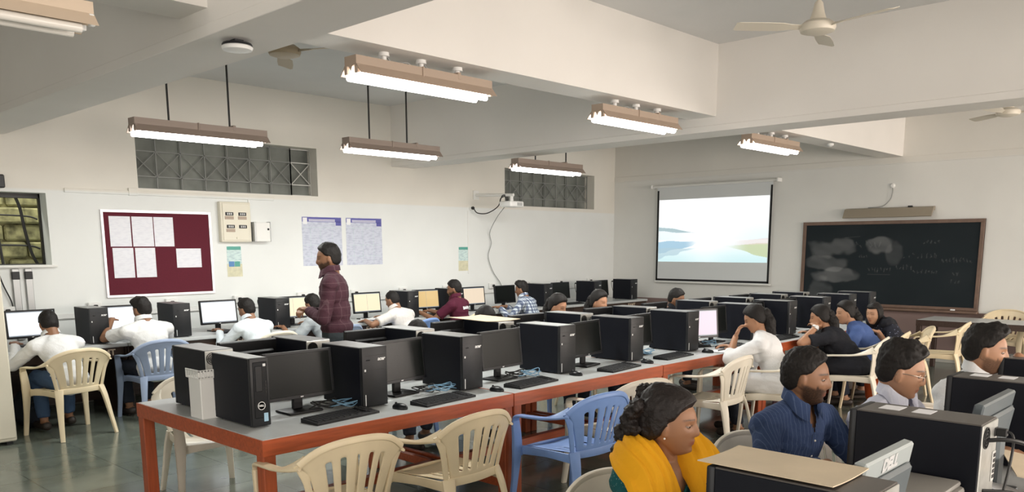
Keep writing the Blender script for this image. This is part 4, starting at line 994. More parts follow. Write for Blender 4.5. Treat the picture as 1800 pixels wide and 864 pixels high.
# ------------------------------------------------------------------ people
M['skin'] = attr_mat('skin', .5, spec=.4, sss=.05)
M['hair'] = mat('black_hair', (.010, .008, .007), .62, bump=.22, bump_scale=140, spec=.3, stretch=(1, 1, .35))
M['hair_soft'] = mat('dark_brown_hair', (.013, .009, .008), .55, bump=.5, bump_scale=65, spec=.35)
M['eye'] = attr_mat('eyeball', .15)
def head_point(d, fem=0):
    """unit direction (x side, y front, z up) -> point on the head, metres, origin between the ears at eye height"""
    x, y, z = d
    X, Y, Z = x*.074, y*.094, z*(.113 if z > 0 else .119)
    if z < 0:
        t = -z
        X *= 1-.30*sm(.25, 1, t); 
        if y < 0: Y *= 1-.50*sm(.15, .9, t)
        else: Y *= 1-.03*sm(.3, 1, t)
        Y += .021*sm(.3, 1, t)
    if y > 0: Y *= 1-.05*(1-abs(z)); X *= 1-.05*y
    if z > 0: X *= 1+.04*z*(1-z); Y += -.006*z
    if y > .25:                     # face relief
        ax = abs(X); g = lambda cx, cz, sx, sz: math.exp(-((ax-cx)/sx)**2-((Z-cz)/sz)**2)
        w_ = sm(.25, .6, y)
        nose = 0
        if -.050 < Z < .03:
            pr = .0195*sm(.026, -.028, Z)*sm(-.046, -.033, Z); wd = .0075+.006*sm(.01, -.03, Z)
            nose = pr*math.exp(-(ax/wd)**2)
        d_ = nose
        d_ += -.0085*g(.030, .002, .015, .011) + .0045*g(.024, .022, .022, .007) + .003*g(0, .045, .04, .02)
        d_ += .0035*g(.042, -.025, .018, .018)
        d_ += .0065*g(0, -.056, .020, .0055) + .0065*g(0, -.067, .017, .006) - .004*g(0, -.0615, .022, .0022) - .003*g(0, -.078, .02, .006)
        d_ += .011*g(0, -.098, .018, .014)
        Y += d_*w_
    return V((X, Y, Z-.012))
HM = {}
def ico(sub):
    if sub not in HM:
        bm = bmesh.new(); bmesh.ops.create_icosphere(bm, subdivisions=sub, radius=1)
        HM[sub] = ([v.co.normalized() for v in bm.verts], [[v.index for v in f.verts] for f in bm.faces]); bm.free()
    return HM[sub]
def add_shape(b, pts, faces):
    vs = [b.bm.verts.new(p) for p in pts]
    for f in faces: b.bm.faces.new([vs[i] for i in f])
HL = [(-.12, -.075), (-.05, -.070), (-.022, -.045), (-.012, .005), (.012, .012), (.030, .022), (.048, .050), (.066, .066), (.12, .072)]
def hairline(y, shift=0):
    for (a, p), (c, q) in zip(HL, HL[1:]):
        if y <= c: return p+(q-p)*max(0, (y-a)/(c-a))+shift
    return HL[-1][1]+shift
def person(label, x, y, rz, skin=(.27, .135, .075), top=1.2, lean=None, side=0, head_yaw=0, head_pitch=12, head_roll=0, hands=None, poles=None, sleeve='long',
           shirt=None, pants=None, hair='short', near=False, beard=0, fem=False, stand=False, scale=1.0, collar=True, glasses=False, hp=None, shoe=True, twist=0, bulk=1.0, extra=None, seat=None, pockets=False):
    """x,y is where the crown of the head is; the hips are set behind it"""
    S = scale; hipz = .93 if stand else .50; spine = .47
    if not stand:
        cl = (top/S-.765)/spine
        if cl > .985: S = top/(.765+spine*.985); cl = .985
        lean = math.degrees(math.acos(max(.70, cl)))
    else: S = top/1.665; lean = lean or 0
    l = RD(lean); u = V((sin(RD(side)), sin(l), cos(l))).normalized(); H = V((0, 0, hipz)); N = H+u*spine
    nd = (u+V((0, 0, 1.2))).normalized(); HC = N+nd*.135+V((0, .025, 0))
    Rh = (MX.Rotation(RD(head_yaw), 3, 'Z') @ MX.Rotation(RD(-head_pitch), 3, 'X') @ MX.Rotation(RD(head_roll), 3, 'Y'))
    rt = MX.Rotation(RD(twist), 3, 'Z') @ V((1, 0, 0)); shw = (.165 if fem else .190)*bulk; fw = rt.cross(u)*-1; fw = u.cross(rt)
    SH = {s: N-u*.085+rt*s*shw*.96 for s in (-1, 1)}
    root = V((x, y, 0)) - (MX.Rotation(rz, 3, 'Z') @ V((HC.x, HC.y, 0)))*S
    hands = hands or {-1: (-.17, .42, .78), 1: (.17, .42, .78)}; poles = poles or {}
    ARM = {}
    for s in (-1, 1):
        a = SH[s]; t = V(hands[s]); L1, L2 = .285, .255; dv = t-a; dd = dv.length
        if dd > L1+L2-.01: t = a+dv*((L1+L2-.01)/dd); dv = t-a; dd = dv.length
        c = (L1*L1-L2*L2+dd*dd)/(2*dd); h = math.sqrt(max(L1*L1-c*c, 0)); p = V(poles.get(s, (s*.6, -.35, -1))); n = dv.normalized(); p = (p-n*p.dot(n)).normalized()
        ARM[s] = (a, a+n*c+p*h, t)
    if stand: LEG = {s: (V((s*.09, 0, .90)), V((s*.10, .02, .50)), V((s*.10, -.01, .085))) for s in (-1, 1)}
    else: LEG = {s: (V((s*.09, .0, .49)), V((s*.13, .40, .50)), V((s*.13, .38+.05*s, .10))) for s in (-1, 1)}
    W_ = (.92 if fem else 1.0)*bulk
    frame = MX((rt, fw, u)).transposed()
    def torso(b, g, hem=0):
        b.ball(H+u*.02, .155*W_+g, .115+g, .11+g, frame); b.ball(H+u*.17, .140*W_+g, .108+g, .16+g, frame)
        b.ball(H+u*.32, .155*W_+g, .108+g, .155+g, frame); b.caps(SH[-1], SH[1], .058+g, .058+g)
        b.caps(N-u*.03+rt*.02, SH[1]+u*.010, .052+g, .048+g); b.caps(N-u*.03-rt*.02, SH[-1]+u*.010, .052+g, .048+g)
        if fem: 
            for s in (-1, 1): b.ball(H+u*.30+fw*.07+rt*s*.065, .062+g, .055+g, .06+g)
    def arm(b, s, g, upto):
        a, e, t = ARM[s]
        if upto == 'full': b.caps(a, e, .050+g, .039+g); b.caps(e, t, .040+g, .026+g)
        elif upto == 'long': b.caps(a, e, .056+g, .045+g); b.caps(e, e+(t-e)*.93, .046+g, .036+g, flat1=True)
        elif upto == 'elbow': b.caps(a, e, .056+g, .047+g); b.caps(e, e+(t-e)*.35, .048+g, .043+g, flat1=True)
        else: b.caps(a, a+(e-a)*.72, .058+g, .060+g, flat1=True)
    # body
    vox = .0045 if near else .007
    b = MB(); sub = 6 if near else 5; dirs, fcs = ico(sub)
    add_shape(b, [HC+Rh @ head_point(d) for d in dirs], fcs)
    for s in (-1, 1):
        b.ball(HC+Rh @ V((s*.0745, -.004, -.020)), .008, .017, .031, Rh @ MX.Rotation(RD(s*-18), 3, 'Z'), 3); b.ball(HC+Rh @ V((s*.073, -.0, -.043)), .007, .010, .011, Rh, 2)
    b.caps(N-u*.06+V((0, .0, 0)), HC+Rh @ V((0, -.022, -.055)), .062 if not fem else .054, .053 if not fem else .046)
    torso(b, 0)
    for s in (-1, 1):
        arm(b, s, 0, 'full'); h0, k0, a0 = LEG[s]; b.caps(h0, k0, .080, .055); b.caps(k0, a0, .054, .036); b.caps(a0-V((0, .03, .03)), a0+V((s*.01, .13, -.055)), .038, .028)
        # hand
        a, e, t = ARM[s]; d = (t-e).normalized()
        cfg = (hp or {}).get(s, {}); dd = V(cfg.get('dir', d)).normalized() if 'dir' in cfg else (d*.6+V((0, .5, -.25))).normalized() if not stand else d
        up = V(cfg.get('up', (0, 0, 1))); sd = dd.cross(up).normalized(); nn = sd.cross(dd).normalized(); cu = cfg.get('curl', .6)
        b.ball(t+dd*.045, .040, .050, .0155, MX((sd, dd, nn)).transposed(), 3)
        for q, (off, ln) in enumerate(((-.030, .066), (-.010, .076), (.011, .071), (.030, .056))):
            p0 = t+dd*.082+sd*off; d1 = (dd*cos(cu*.5)-nn*sin(cu*.5)+sd*off*3); d2 = dd*cos(cu*1.4)-nn*sin(cu*1.4)+sd*off*2; p1 = p0+d1.normalized()*ln*.55; p2 = p1+d2.normalized()*ln*.5
            b.caps(p0, p1, .0092, .0082, n=10); b.caps(p1, p2, .0082, .0070, n=10)
        ts = -1 if s > 0 else 1
        p0 = t+dd*.020+sd*.030*ts*(1); p1 = p0+(dd*.6+sd*.8*ts-nn*.3).normalized()*.038; p2 = p1+(dd*.95+sd*.25*ts-nn*.3).normalized()*.032
        b.caps(p0, p1, .0125, .0100, n=10); b.caps(p1, p2, .0100, .0080, n=10)
    me = b.mesh('person', [M['skin']]); o = link('person', me)
    m = o.modifiers.new('r', 'REMESH'); m.mode = 'VOXEL'; m.voxel_size = vox; m.use_smooth_shade = True
    m = o.modifiers.new('s', 'SMOOTH'); m.iterations = 2 if near else 2; m.factor = .5
    eval_mesh(o)
    # natural colouring of skin: lips, brows, stubble
    me = o.data; ca = me.color_attributes.new('Col', 'FLOAT_COLOR', 'POINT'); dat = []; Ri = Rh.transposed(); dk = tuple(c*.10 for c in skin)
    for v in me.vertices:
        c = skin; q = Ri @ (v.co-HC); ax = abs(q.x); z = q.z+.012
        if q.length < .16 and q.y > .03:
            lp = math.exp(-(ax/.021)**4-((z+.062)/.0085)**4); c = mixv(c, (skin[0]*.85, skin[1]*.48, skin[2]*.55), lp*.8)
            c = mixv(c, dk, .45*math.exp(-(ax/.02)**4-((z+.0615)/.0018)**2))
            if q.y > .045:
                zb = .0255-.10*max(0, ax-.034)+.05*min(0, ax-.02); br = math.exp(-((z-zb)/(.0038 if not fem else .0025))**2)*sm(.008, .014, ax)*sm(.058, .048, ax); c = mixv(c, (.012, .008, .006), br*.92)
                ey = math.exp(-((z-.003)/(.0028))**2)*sm(.014, .02, ax)*sm(.048, .042, ax); c = mixv(c, (.012, .008, .006), ey*.8)
        if beard and q.length < .17 and q.y > -.02 and z < .01:
            jaw = sm(-.018, -.034, z+.35*(q.y-.02)*(1 if q.y < .055 else 0)-.0*ax) if q.y < .062 else sm(-.034, -.046, z+.25*max(0, .03-ax)-.35*max(0, ax-.03))
            jaw *= sm(-.012, .010, q.y)*sm(-.135, -.118, z)
            if q.y > .06: jaw *= 1-math.exp(-(ax/.021)**4-((z+.0625)/.0095)**4)
            mo = math.exp(-(ax/.025)**4-((z+.0495)/.0048)**2) if q.y > .07 else 0
            c = mixv(c, (.014, .010, .008), min(.93, max(jaw, mo)*(.55+.35*beard))*(.88+.25*noise.noise(v.co*220)))
        dat += [*c, 1]
    ca.data.foreach_set('color', dat); me.polygons.foreach_set('use_smooth', [True]*len(me.polygons))
    # eyes
    if near:
        for s in (-1, 1):
            ec = HC+Rh @ V((s*.0305, .0690, -.0095)); vs, fs = ico(4); em = bpy.data.meshes.new('eye'); gz = Rh @ V((0, 1, -.22)).normalized()
            em.from_pydata([ec+d*.0118 for d in vs], [], fs); cc = em.color_attributes.new('Col', 'FLOAT_COLOR', 'POINT'); cd_ = []
            for d in vs:
                k = d.dot(gz); upl = d.dot(Rh @ V((0, 0, 1)))
                cd_ += [*( (.004, .003, .003) if k > .93 else (.030, .016, .010) if k > .74 else (.27, .22, .19)), 1] if -.46 < upl < .10 else [*skin, 1]
            cc.data.foreach_set('color', cd_); em.polygons.foreach_set('use_smooth', [True]*len(em.polygons)); em.materials.append(M['eye']); e_ = link('eye', em, o); e_['label'] = 'dark brown eye'
    # hair
    dirs, fcs = ico(6 if near else 5)
    hm = M['hair_soft'] if hair == 'curly' else M['hair']
    def shell(name, fn, m, par=o):
        b2 = MB(); pts = []
        for d in dirs:
            p = head_point(d); q = p+V((0, 0, .012)); t = fn(p, q, d); pts.append(HC+Rh @ (p+d*t))
        add_shape(b2, pts, fcs); return b2.build(name, m, par, ang=80)
    kind = hair
    def hfn(p, q, d):
        fr = sm(.0, .08, q.y)
        if kind in ('tied', 'curly', 'scarf'): h = hairline(q.y, -.004) if q.y > .01 else min(hairline(q.y), -.0-.05*sm(.02, -.03, q.y)); T_ = .012+.012*sm(0, .1, q.z)
        else: h = hairline(q.y); T_ = .004+.017*sm(-.02, .115, q.z)+.006*sm(-.02, -.08, q.y)
        if kind == 'curly': T_ += .018*sm(.02, -.07, q.y)+.004; nzs = sm(.05, -.02, q.y)
        if kind == 'wavy': T_ += .012*sm(.03, .08, q.z)+.006*fr
        if kind == 'quiff': T_ += .022*sm(.04, .075, q.z)*sm(-.02, .05, q.y)
        if kind == 'thin': T_ *= .45
        s_ = sm(0, .016, q.z-h)
        nz = noise.noise(p*45)*.22+noise.noise(p*120)*.16
        if kind in ('wavy', 'curly', 'quiff'): nz = noise.noise(p*32)*.30+noise.noise(p*90)*.14
        if kind in ('tied', 'scarf'): nz *= .3
        if kind == 'curly': nz *= .08+.6*nzs
        return T_*(1+nz)*s_-.007*(1-s_)
    if kind != 'scarf': hr = shell('hair', hfn, hm)
    else:
        def sf(p, q, d): 
            s_ = sm(0, .02, q.z-(.052 if q.y > .04 else (-.12 if q.y < .025 else -.12+(q.y-.025)*11.4))); return (.014*s_-.008*(1-s_))*(1+.25*noise.noise(p*25))
        hr = shell('head_scarf', sf, M['hair'])
    if hair in ('tied', 'curly'):
        b2 = MB(); r_ = random.Random(int(abs(x*100)))
        bk = lambda q: HC+Rh @ V(q)
        if hair == 'tied':
            p0 = bk((0, -.095, .0)); p1 = p0+V((0, -.035, -.07)); p2 = p1+V((.01, -.01, -.10)); p3 = p2+V((0, .02, -.11)); b2.ball(p0, .050, .045, .050); b2.caps(p0, p1, .042, .054); b2.caps(p1, p2, .054, .050); b2.caps(p2, p3, .050, .020)
        else:
            for q in range(95):
                a = r_.uniform(0, 1); px = r_.uniform(-.075, .075); b2.ball(bk((px*(1.05-.2*a), -.065-.07*sin(.3+a*2.3)-r_.uniform(0, .045), .075-.37*a+r_.uniform(-.015, .015))), r_.uniform(.024, .040), r_.uniform(.024, .038), r_.uniform(.022, .036), sub=3)
        me2 = b2.mesh('hair', [hm]); o2 = link('loose_hair' if hair == 'curly' else 'ponytail', me2, o)
        m = o2.modifiers.new('r', 'REMESH'); m.mode = 'VOXEL'; m.voxel_size = .006
        m = o2.modifiers.new('s', 'SMOOTH'); m.iterations = 3 if hair == 'tied' else 1
        eval_mesh(o2)
        NR = [n_.vector.copy() for n_ in o2.data.vertex_normals]
        for v in o2.data.vertices: v.co += NR[v.index]*(noise.noise(v.co*55)*.009+noise.noise(v.co*120)*.006)*(1 if hair == 'curly' else .5)
        o2.data.polygons.foreach_set('use_smooth', [True]*len(o2.data.polygons))
        if hair == 'curly':
            c_ = MB(); c_.tube([bk((-.085, -.06, .07)), bk((-.095, -.085, .05)), bk((-.09, -.10, .03))], .006, 6); c_.build('hair_clip', M['black_gloss'], o)
    # clothes
    def cloth(name, b2, m, fold=.006, v_=None):
        me2 = b2.mesh(name, [m]); o2 = link(name, me2, o); q = o2.modifiers.new('r', 'REMESH'); q.mode = 'VOXEL'; q.voxel_size = v_ or (.007 if near else .010); q = o2.modifiers.new('s', 'SMOOTH'); q.iterations = 4; q.factor = .5
        eval_mesh(o2); off = V((x*3, y*3, 0))
        NR = [n_.vector.copy() for n_ in o2.data.vertex_normals]
        for v in o2.data.vertices:
            c = v.co+off; nv = NR[v.index]; n1 = noise.noise(V((c.x*14, c.y*14, c.z*7))); n2 = 1-abs(noise.noise(V((c.x*9+3, c.y*9, c.z*16)))*2); v.co += nv*(n1*fold+max(0, n2-.6)*fold*1.6)
        o2.data.polygons.foreach_set('use_smooth', [True]*len(o2.data.polygons)); return o2
    b2 = MB(); torso(b2, .013); b2.ball(H-u*.02+(u*.05 if stand else u*0), .168*W_, .135, .12 if not stand else .09)
    if fem and not stand:
        for s in (-1, 1): h0, k0, a0 = LEG[s]; b2.caps(h0, k0-V((0, .05, 0)), .098, .080)
    for s in (-1, 1): arm(b2, s, .006, {'long': 'long', 'elbow': 'elbow', 'short': 'short'}[sleeve])
    sh = cloth('kurta' if fem else 'shirt', b2, shirt)
    b2 = MB()
    for s in (-1, 1):
        h0, k0, a0 = LEG[s]; b2.caps(h0, k0, .092, .068); b2.caps(k0, k0+(a0-k0)*.93, .068, .060 if stand else .055, flat1=True)
    b2.ball(H-V((0, 0, .02)), .165*W_, .13, .11)
    cloth('trousers', b2, pants or M['jeans'], v_=.012)
    if shoe:
        for s in (-1, 1):
            a0 = LEG[s][2]; b2 = MB(); b2.caps(a0+V((0, -.045, -.045)), a0+V((s*.01, .15, -.052)), .043, .036)
            for v in b2.bm.verts: v.co.z = max(v.co.z, .0)
            b2.build('shoe', M['shoe'], o)
    if near:                              # open neck
        bm = bmesh.new(); bm.from_mesh(sh.data); kill = []
        for f in bm.faces:
            q = f.calc_center_median()-H; h_ = q.dot(u); a_ = abs(q.dot(rt)); f_ = q.dot(fw)
            if f_ > -.01 and h_ > (.335 if fem else .385) and a_ < ((h_-.335)*.42 if fem else (h_-.385)*.40) and a_ < .062: kill.append(f)
        bmesh.ops.delete(bm, geom=kill, context='FACES'); bm.to_mesh(sh.data); bm.free()
    if collar:
        b2 = MB(); rr = []; n = 26; cm = shirt
        for k in range(n+1):
            a = RD(22)+(2*pi-RD(44))*k/n; fr_ = max(0, cos(a)); base = N+u*.036+fw*.016-u*.036*fr_; dr = rt*sin(a)+fw*cos(a)
            r1, r2 = .070, .082; hh = .034-.006*fr_
            p0 = base+dr*r1; p1 = base+dr*(r1-.004)+u*hh; p2 = base+dr*(r1+.012)+u*(hh*.9); p3 = base+dr*(r2+.004+.020*fr_)-u*(.012+.030*fr_)
            rr.append([p0, p1, p2, p3])
        b2.rings(rr, close=True); b2.build('collar', cm, o, ang=80)
    if collar and near:
        bm = bmesh.new(); bm.from_mesh(sh.data); bv = BVHTree.FromBMesh(bm); bm.free()
        def on(a_, h_): 
            hit = bv.ray_cast(H+u*h_+rt*a_+fw*.5, -fw); return (hit[0] if hit[0] else H+u*h_+rt*a_+fw*.12)
        P = [on(0, h_) for h_ in (.38, .34, .30, .26, .22, .17, .12, .06)]
        b2 = MB(); b2.sweep(P, [.030]*len(P), .006, [fw]*len(P), sub=3); pk = b2.build('placket', shirt, o)
        b2 = MB()
        for h_ in (.35, .28, .21, .14): b2.ball(on(0, h_)+fw*.004, .005, .005, .005, sub=2)
        b2.build('button', M['pearl'], pk)
        if pockets:
            for s_ in (-1, 1):
                P = [on(s_*(.045+.02*k_), .325-.010*(1-abs(k_-2.5)/2.5)) for k_ in range(6)]
                b2 = MB(); b2.sweep(P, [.030]*6, .006, [fw]*6, sub=3); b2.build('pocket_flap', shirt, o)
    if glasses:
        b2 = MB()
        for s in (-1, 1):
            c0 = HC+Rh @ V((s*.031, .094, -.009)); pts = [c0+Rh @ V((cos(a)*.023, -abs(cos(a))*.002, sin(a)*.018)) for a in [2*pi*k/20 for k in range(21)]]; b2.tube(pts, .0014, 5, 1)
            b2.tube([HC+Rh @ V((s*.054, .095, -.008)), HC+Rh @ V((s*.074, .05, -.006)), HC+Rh @ V((s*.080, .0, -.010)), HC+Rh @ V((s*.077, -.018, -.022))], .0016, 5)
        b2.tube([HC+Rh @ V((-.009, .1, -.008)), HC+Rh @ V((0, .102, -.004)), HC+Rh @ V((.009, .1, -.008))], .0014, 5); b2.build('glasses', M['glasses'], o)
    if extra: extra(o, dict(H=H, N=N, u=u, rt=rt, fw=fw, HC=HC, Rh=Rh, SH=SH, ARM=ARM, shirt=sh))
    o.location = root; o.rotation_euler = (0, 0, rz); o.scale = (S, S, S)
    if seat:
        cp = root + MX.Rotation(rz+RD(seat[2]), 3, 'Z') @ V((0, .05, 0)); chair(cp.x, cp.y, rz+RD(seat[2]), seat[0], seat[1])
    return tag(o, label, 'person')
M['pearl'] = mat('pearl', (.9, .88, .82), .2)
M['glasses'] = mat('thin_metal_frame', (.20, .17, .14), .3, .8)
M['grey_trousers'] = fabric('slate_trousers', (.040, .050, .055)); M['jeans'] = fabric('dark_trousers', (.022, .026, .038)); M['jeans_blue'] = fabric('blue_jeans', (.05, .09, .17))
C = {'white': fabric('white_cloth', (.78, .79, .80)), 'tee': fabric('white_jersey', (.72, .72, .71)), 'pale': fabric('pale_blue_white_cloth', (.70, .76, .80)), 'grey': fabric('grey_cloth', (.38, .41, .43)), 'cream': fabric('cream_stripe_cloth', (.70, .66, .62), 'stripes', (.62, .58, .56), 30),
     'maroon': fabric('maroon_jersey', (.085, .012, .030)), 'check': fabric('blue_white_check', (.60, .66, .72), 'check', (.03, .05, .13), 22), 'tartan': fabric('maroon_windowpane_check', (.062, .024, .034), 'tartan', (.12, .07, .08), 15),
     'denim': fabric('indigo_pinstripe', (.045, .075, .17), 'stripes', (.12, .17, .30), 62), 'lilac': fabric('pale_lilac_cloth', (.66, .68, .80), 'stripes', (.74, .76, .86), 60), 'teal': fabric('dark_teal_cloth', (.010, .085, .090), 'print', (.10, .20, .18), 80),
     'black': fabric('black_cloth', (.014, .015, .020)), 'blue': fabric('blue_cloth', (.07, .12, .30)), 'flower': fabric('dark_flowered_cloth', (.018, .020, .030), 'print', (.16, .18, .26), 34), 'green': fabric('dark_green_cloth', (.03, .05, .05))}
def shawl(o, k):
    N, u, rt, fw = (k[q] for q in ('N', 'u', 'rt', 'fw')); b = MB()
    b.caps(N+rt*.02-fw*.02+u*.03, N+rt*.17-fw*.03, .075, .085); b.caps(N+rt*.15-fw*.05, N+rt*.17-fw*.10-u*.25, .085, .07); b.caps(N-rt*.10-fw*.02, N+rt*.05-fw*.09-u*.12, .07, .08)
    o2 = link('shawl', b.mesh('shawl', [C['black']]), o); m = o2.modifiers.new('r', 'REMESH'); m.mode = 'VOXEL'; m.voxel_size = .01; m = o2.modifiers.new('s', 'SMOOTH'); m.iterations = 5; eval_mesh(o2)
    NR = [n_.vector.copy() for n_ in o2.data.vertex_normals]
    for v in o2.data.vertices: v.co += NR[v.index]*noise.noise(v.co*18)*.012
    o2.data.polygons.foreach_set('use_smooth', [True]*len(o2.data.polygons))
FY = 0.0          # facing the notice board wall (+Y)
# wall desk row
person('young man in a white shirt sitting nearest the cream cupboard, back turned', 2.56, 8.35, D(4), top=1.13, shirt=C['white'], head_pitch=26, head_yaw=-4, hands={-1: (-.22, .58, .80), 1: (.14, .60, .78)}, sleeve='long', pants=M['jeans_blue'], seat=('cream', 'cream plastic armchair of the young man nearest the cream cupboard', 5))
person('broad man in a white t-shirt with his chin on his hand', 3.42, 8.36, D(8), top=1.21, shirt=C['tee'], sleeve='short', hair='quiff', head_pitch=12, head_yaw=14, hands={-1: (-.15, .50, .96), 1: (.27, .55, .78)}, poles={-1: (-1, 0, -1)}, bulk=1.18, seat=('greyblue', 'grey-blue plastic armchair of the broad man in the white t-shirt', -10))
person('man in a pale white shirt facing the clear standing lit monitor', 4.54, 8.34, D(8), top=1.15, shirt=C['pale'], head_yaw=18, head_pitch=16, sleeve='long', hands={-1: (-.2, .55, .78), 1: (.2, .58, .78)}, seat=('ivory', 'plastic armchair of the man facing the clear standing lit monitor', 0))
person('man in a grey shirt half hidden by the standing man', 5.38, 8.34, D(18), top=1.16, shirt=C['grey'], sleeve='short', head_pitch=20, hands={-1: (-.28, .52, .77), 1: (.2, .52, .78)}, seat=('greyblue', 'plastic armchair of the man in the grey shirt at the wall desk', 0))
person('man in a cream striped shirt leaning sideways over the wall desk', 6.54, 8.32, D(14), top=1.155, side=-4, shirt=C['cream'], sleeve='short', hair='thin', head_yaw=10, head_pitch=18, hands={-1: (-.36, .50, .77), 1: (.1, .56, .78)}, poles={-1: (-1, -.4, -.3)}, bulk=1.1, seat=('blue_chair', 'blue plastic armchair of the man in the cream striped shirt', 0))
def back_text(s, size):
    def f(o, k):
        sh = k['shirt']; c = k['H']+k['u']*.33+k['rt']*.03; tm = MX((k['rt'], k['u'], -k['fw'])).transposed().to_4x4(); tm.translation = c-k['fw']*.25
        bm = bmesh.new(); bm.from_mesh(sh.data); bv = BVHTree.FromBMesh(bm); bm.free()
        t = text_mesh('back_lettering', s, size, 0, M['paper'], o, None, bold=.003)
        for v in t.data.vertices:
            p = tm @ v.co; h = bv.ray_cast(p, k['fw']); v.co = (h[0]-k['fw']*.004) if h[0] else p
    return f
person('man in a maroon polo shirt with white lettering across the back', 7.60, 8.32, D(22), top=1.25, shirt=C['maroon'], sleeve='short', head_yaw=18, head_pitch=12, hands={-1: (-.26, .50, .79), 1: (.05, .52, .79)}, bulk=1.12, beard=1, extra=back_text('BAHRAIN', .052), seat=('cream', 'plastic armchair of the man in the maroon shirt', 0))
person('man in a blue and white checked shirt at the wall desk', 8.92, 8.30, D(18), top=1.195, shirt=C['check'], sleeve='long', hair='quiff', head_yaw=12, head_pitch=10, hands={-1: (-.28, .46, .80), 1: (.1, .54, .79)}, seat=('cream', 'plastic armchair of the man in the checked shirt', 0))
def watch(o, k):
    a, e, t = k['ARM'][-1]; d = (t-e).normalized(); p = e+(t-e)*.90; q = d.orthogonal().normalized()
    b = MB(); b.cyl(p-d*.010, p+d*.010, .036, n=20); b.cyl(p, p+V((-.7, -.6, .3)).normalized()*.043, .019, n=16); b.build('wristwatch', M['logo'], o)
# standing man
person('standing man in a dark maroon checked shirt and dark trousers, looking along the wall', 4.06, 6.02, D(48), stand=True, top=1.73, lean=3, shirt=C['tartan'], pants=M['grey_trousers'], beard=1, head_yaw=10, head_pitch=6, hands={-1: (-.05, .23, 1.11), 1: (.06, .24, 1.09)}, poles={-1: (-1, -.6, -1), 1: (1, -.6, -1)}, hp={-1: {'dir': (.7, .5, .1), 'curl': 1.2}, 1: {'dir': (-.8, .5, .1), 'curl': 1.2}}, bulk=1.06)
# far side of the long row, facing the aisle
person('person whose dark hair just shows behind a far side tower, near the cream shirt', 4.42, 5.30, pi, top=1.10, shirt=C['green'], head_pitch=34, seat=('blue_chair', 'blue plastic armchair of the person whose dark hair just shows', 0))
person('person bending low behind the cardboard on the long row', 5.22, 5.30, pi-.2, top=1.17, hair='tied', fem=True, shirt=C['green'], head_pitch=24, skin=(.42, .22, .13), seat=('greyblue', 'plastic armchair of the person bending low behind the cardboard', 0))
person('girl leaning her face on her hand behind the far side towers', 6.20, 5.28, pi-.1, top=1.235, hair='tied', fem=True, shirt=C['black'], head_pitch=16, head_yaw=10, skin=(.42, .22, .13), hands={-1: (-.04, .40, .98), 1: (.22, .46, .78)}, seat=('blue_chair', 'blue plastic armchair of the girl leaning her face on her hand', 0))
person('girl with tied back hair looking over the far side towers', 6.86, 5.28, pi, top=1.245, hair='tied', fem=True, shirt=C['black'], head_pitch=8, skin=(.42, .22, .13), seat=('cream', 'plastic armchair of the girl looking over the far side towers', 0))
person('lone person whose head shows just below the projection screen', 8.40, 5.32, pi+.25, top=1.20, shirt=C['black'], head_pitch=18, seat=('ivory', 'plastic armchair of the lone person below the projection screen', 0))
# aisle side of the long row
person('girl in a white shirt with a ponytail, resting her face on her raised hand', 6.66, 3.42, D(14), top=1.19, hair='tied', fem=True, shirt=C['white'], sleeve='elbow', skin=(.40, .21, .12), head_yaw=12, head_pitch=24, hands={-1: (-.06, .40, .885), 1: (.1, .46, .78)}, poles={-1: (-.7, 1.0, -.8)}, collar=False, hp={-1: {'dir': (.25, -.25, .8), 'up': (0, 1, .3), 'curl': .9}}, seat=('ivory', 'ivory plastic armchair in which the girl in white sits', 2))
person('girl in black with a wristwatch, her elbow out beside the girl in white', 8.08, 3.45, D(12), top=1.115, hair='tied', fem=True, shirt=C['black'], sleeve='short', skin=(.40, .21, .12), head_yaw=10, head_pitch=12, hands={-1: (-.15, .38, .89), 1: (.1, .46, .78)}, poles={-1: (-1, .8, -.7)}, collar=False, extra=watch, seat=('ivory', 'ivory plastic armchair of the girl in black with the wristwatch', 0))
person('girl in a blue top with long dark hair, seen from the side', 8.68, 3.44, D(24), top=1.125, hair='tied', fem=True, shirt=C['blue'], sleeve='short', skin=(.45, .25, .15), head_yaw=24, head_pitch=6, collar=False, seat=('cream', 'cream plastic armchair of the girl in the blue top, beside the orange bag', -14))
person('girl in dark flowered clothes and black headscarf, turned towards the blue top', 9.22, 3.34, D(50), top=1.06, hair='scarf', fem=True, shirt=C['flower'], sleeve='elbow', skin=(.45, .25, .15), head_yaw=28, head_pitch=8, collar=False, hands={-1: (-.2, .46, .76), 1: (.1, .48, .76)}, extra=shawl, seat=('cream', 'cream plastic armchair of the girl with the black headscarf', -25))
